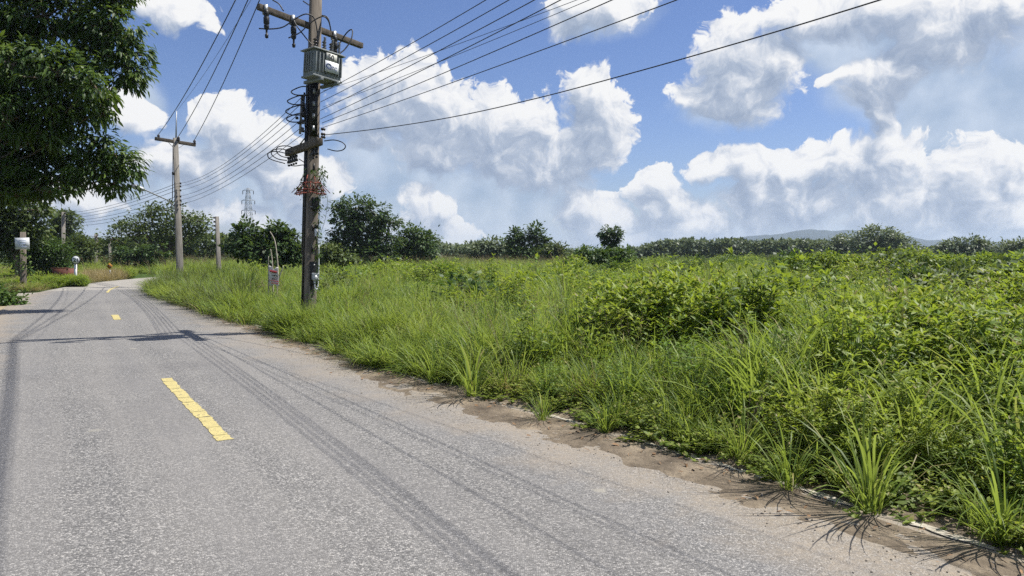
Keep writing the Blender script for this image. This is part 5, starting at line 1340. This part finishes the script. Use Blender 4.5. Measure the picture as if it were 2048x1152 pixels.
mb = MB(); mb.bar((c[0] - w - .03, c[1] - d_, zb_ + h + .02), (c[0] + w + .03, c[1] - d_, zb_ + h + .02), .06); mb.bar((c[0] - w, c[1] - d_ - .02, zb_ + h * .55), (c[0] + w * .95, c[1] - d_ - .02, zb_ + h * .55), .04); mb.build('rim', M['rust'], bn)
# torn banner on sticks
YT = 20.5
bt = empty('torn_banner', at(548, 575, YT) * np.array([1, 1, 0])); tag(bt, 'torn white banner with red print tied to bare sticks in the grass', 'banner')
def bp(px, py, dy=0): return at(px, py, YT + dy)
for pts in ([(545, 600), (552, 530), (556, 560)],): pass
for path in ([(553, 600, 0), (556, 545, 0), (553, 505, 0), (549, 480, .05), (540, 463, .1)], [(546, 600, .03), (545, 535, .03), (543, 510, .03), (541, 498, .03)], [(537, 600, 0), (537, 540, 0), (537, 512, 0)], [(556, 560, 0), (562, 545, .0), (567, 531, 0)]):
    mb = MB(); P = smooth_path([bp(*p) for p in path], 4); mb.tube(P, np.linspace(.022, .011, len(P)), 5); mb.build('stick', M['stick'], bt)
nx, nz = 14, 16; V = []; F = []
for j in range(nz):
    for i in range(nx):
        u, w_ = i / (nx - 1), j / (nz - 1)
        tx = 537 + 19 * u + 2 * w_; ty0 = 531 + 3 * u + 6.0 * math.exp(-((u - .55) / .2) ** 2); ty1 = 571 + 2 * math.sin(u * 9)
        V.append(bp(tx, ty0 + (ty1 - ty0) * w_, -.04 + .02 * math.sin(u * 7 + w_ * 5)))
for j in range(nz - 1):
    for i in range(nx - 1): F.append((j * nx + i, (j + 1) * nx + i, (j + 1) * nx + i + 1, j * nx + i + 1))
cl = link('cloth', np_mesh('cloth', np.array(V) - world_loc(bt), np.array(F), smooth=True), M['banner'], bt)
md = cl.modifiers.new('thickness', 'SOLIDIFY'); md.thickness = .006; md.offset = 1
def strokes(name, rows, mat):
    mb = MB()
    for (x0, y0, x1, y1, w_) in rows: mb.bar(bp(x0, y0, -.085), bp(x1, y1, -.085), w_, .012, up=(0, 1, 0))
    mb.build(name, M[mat], cl)
R1 = []
for k in range(6):
    x = 539.5 + 2.5 * k; y = 540 + .55 * k
    R1 += [(x, y, x, y + 4.0, .011), (x, y, x + 1.3, y + .3, .011), (x + 1.5, y, x + 1.4, y + 4.0, .010), (x, y + 2.2, x + 1.4, y + 2.5, .010)]
strokes('red_print', R1, 'ink_red')
R2 = []
for k in range(9):
    x = 544 + 1.35 * k; R2 += [(x, 550 + .25 * k, x + .9, 550.6 + .25 * k, .018)]
for k in range(5): R2 += [(544 + 1.2 * k, 556.5 + .2 * k, 544.8 + 1.2 * k, 558 + .2 * k, .014)]
strokes('small_print', R2, 'ink_black')
strokes('red_band', [(538.5, 560.6, 558, 563.2, .012)] + [(543 + 2 * k, 565 + .3 * k, 543.9 + 2 * k, 567 + .3 * k, .010) for k in range(7)], 'ink_red')

# lattice pylon far behind
YP = 420.0
py_ = empty('lattice_pylon', at(497, 500, YP) * np.array([1, 1, 0])); tag(py_, 'steel lattice transmission pylon far behind the trees', 'pylon')
def pp(px, py): return at(px, py, YP)
cx = pp(496.5, 400)[0]; ztop = pp(496, 376)[2]
lv_ = [(0, 4.2), (14, 2.5), (20, 1.7), (26, 1.35), (31, 1.1), (ztop, .5)]
mb = MB(); lv_z = np.linspace(0, ztop, 13)
def hw(z): return np.interp(z, [a_[0] for a_ in lv_], [a_[1] for a_ in lv_])
def corner(z, k): s = hw(z); return np.array([cx + (s if k in (1, 2) else -s), YP + (s if k in (2, 3) else -s), z])
for k in range(4):
    for z0, z1 in zip(lv_z[:-1], lv_z[1:]):
        mb.bar(corner(z0, k), corner(z1, k), .20); mb.bar(corner(z0, k), corner(z1, (k + 1) % 4), .09); mb.bar(corner(z0, (k + 1) % 4), corner(z1, k), .09); mb.bar(corner(z1, k), corner(z1, (k + 1) % 4), .09)
mb.build('lattice_body', M['pylon'], py_)
for yy, half in ((381, 3.0), (401, 3.6), (421, 3.8)):
    z = pp(496, yy)[2]; mb = MB(); mb.bar((cx - half, YP, z), (cx + half, YP, z), .22); mb.bar((cx - half, YP, z), (cx, YP, z + 1.4), .15); mb.bar((cx + half, YP, z), (cx, YP, z + 1.4), .15); mb.build('cross_arm', M['pylon'], py_)
    for s in (-1, 1):
        mb = MB(); mb.lathe((cx + s * half, YP, z), (0, 0, -1), [(0, .1), (.3, .2), (1.9, .2), (2.2, .1)], 6); mb.build('insulator_string', M['porcelain'], py_)

# ------------------------------------------------------------------ wires
def wire(a, b, sag, r, label, mat='wire', n=26, group=None, name='power_line_wire'):
    a, b = np.asarray(a, float), np.asarray(b, float); t = np.linspace(0, 1, n)[:, None]
    P = a + (b - a) * t; P[:, 2] -= sag * 4 * (t[:, 0] * (1 - t[:, 0]))
    mb = MB(); mb.tube(P, r, 5); o = mb.build(name, M[mat], None, smooth=True); return tag(o, label, 'wire', group)
ORD = ['uppermost', 'second', 'third', 'fourth', 'fifth', 'lowest']
BACK = -RD * 26
_m = at(604, -250, MY - .2); tops = [_m - np.array(TO_SUN) * .62 - PD * .05, _m, _m + np.array(TO_SUN) * .55 + PD * .05]
ends = [t_ + BACK for t_ in tops]
for k in range(3):
    n3 = ('left', 'middle', 'right')[k]
    wire(HV2[k] + UPV * .1, tops[k], .35, .014, '%s high line wire from the second pole crossarm up to the frame top' % n3, group='high line wires')
    wire(tops[k], ends[k], .3, .013, '%s high line wire passing overhead towards the viewer' % n3, group='high line wires')
wire(p2(353, 222), axis_at(9.2), .3, .006, 'very thin earth wire rising from the lightning spike', 'alu_wire')
S_left = [(606, 192), (604, 206), (604, 222), (604, 238), (604, 254), (606, 268)]
for k in range(6):
    wire(mp(S_left[k][0], S_left[k][1], -.1), p2(353, LV2[k], -.1), .42 - .03 * k, .0065, '%s of the six low wires sagging between the two nearest poles' % ORD[k], group='low wires between the poles')
    wire(p2(353, LV2[k], -.1), tB - UPV * (.1 + .2 * k) + np.array([0, -.2, 0]), .3, .011, '%s of the six low wires running left from the second pole behind the tree' % ORD[k], group='low wires to the left')
R_ = [((640, 187), (940, 0), 'first'), ((641, 204), (983, 0), 'second'), ((641, 221), (1030, 0), 'third'), ((641, 238), (1078, 0), 'fourth'), ((646, 182), (1105, 0), 'thin upper'), ((646, 214), (1130, 0), 'thin middle'), ((644, 246), (1172, 0), 'fifth'), ((646, 255), (1290, 0), 'sixth')]
for (s_, e_, nm) in R_:
    a = mp(*s_); d = ray(*e_); Ye = (a[2] - 0.02 - CAM_H) / (d[2] / d[1]); b = at(*e_, Ye); b2 = b + (b - a) * 1.3
    wire(a, b2, 0.12, .006 if 'thin' not in nm else .004, '%s wire from the transformer pole to the upper frame edge, counted from the left' % nm if 'thin' not in nm else '%s wire leaving the transformer pole towards the upper right' % nm, group='low wires towards the viewer')
course = [(648, 270, 0), (760, 257, -1.4), (900, 235, -3.0), (1060, 200, -4.6), (1250, 150, -6.0), (1500, 79, -7.4), (1760, 0, -8.6), (2150, -125, -10.0), (2700, -320, -11.3)]
mb = MB(); mb.tube(smooth_path([mp(*c_) for c_ in course], 5), .008, 5); tag(mb.build('power_line_wire', M['wire'], None, smooth=True), 'lone service wire curving across the sky to the upper right', 'wire', 'low wires towards the viewer')
wire(tB - UPV * .3, tC - UPV * .2, .5, .016, 'upper far wire between the two poles left of the bend', group='far wires')
wire(tB - UPV * .9, tC - UPV * .6, .5, .016, 'lower far wire between the two poles left of the bend', group='far wires')

# ------------------------------------------------------------------ thin tropical haze
hz = MB(); hz.box((0, 2000, 38.5), (7600, 4560, 83))
ho = hz.build('haze', None); ho['kind'] = 'stuff'; tag(ho, 'thin bluish tropical haze over the whole place', 'haze')
hm = bpy.data.materials.new('haze'); hm.use_nodes = True; HT = NT(hm.node_tree); HT.n.clear()
hv = HT.node('ShaderNodeVolumePrincipled'); hv.inputs['Color'].default_value = (0.72, 0.85, 1.0, 1); hv.inputs['Density'].default_value = HAZE; hv.inputs['Anisotropy'].default_value = 0.2
ou = HT.node('ShaderNodeOutputMaterial'); HT.link(hv.outputs[0], ou.inputs['Volume'])
ho.data.materials.append(hm)
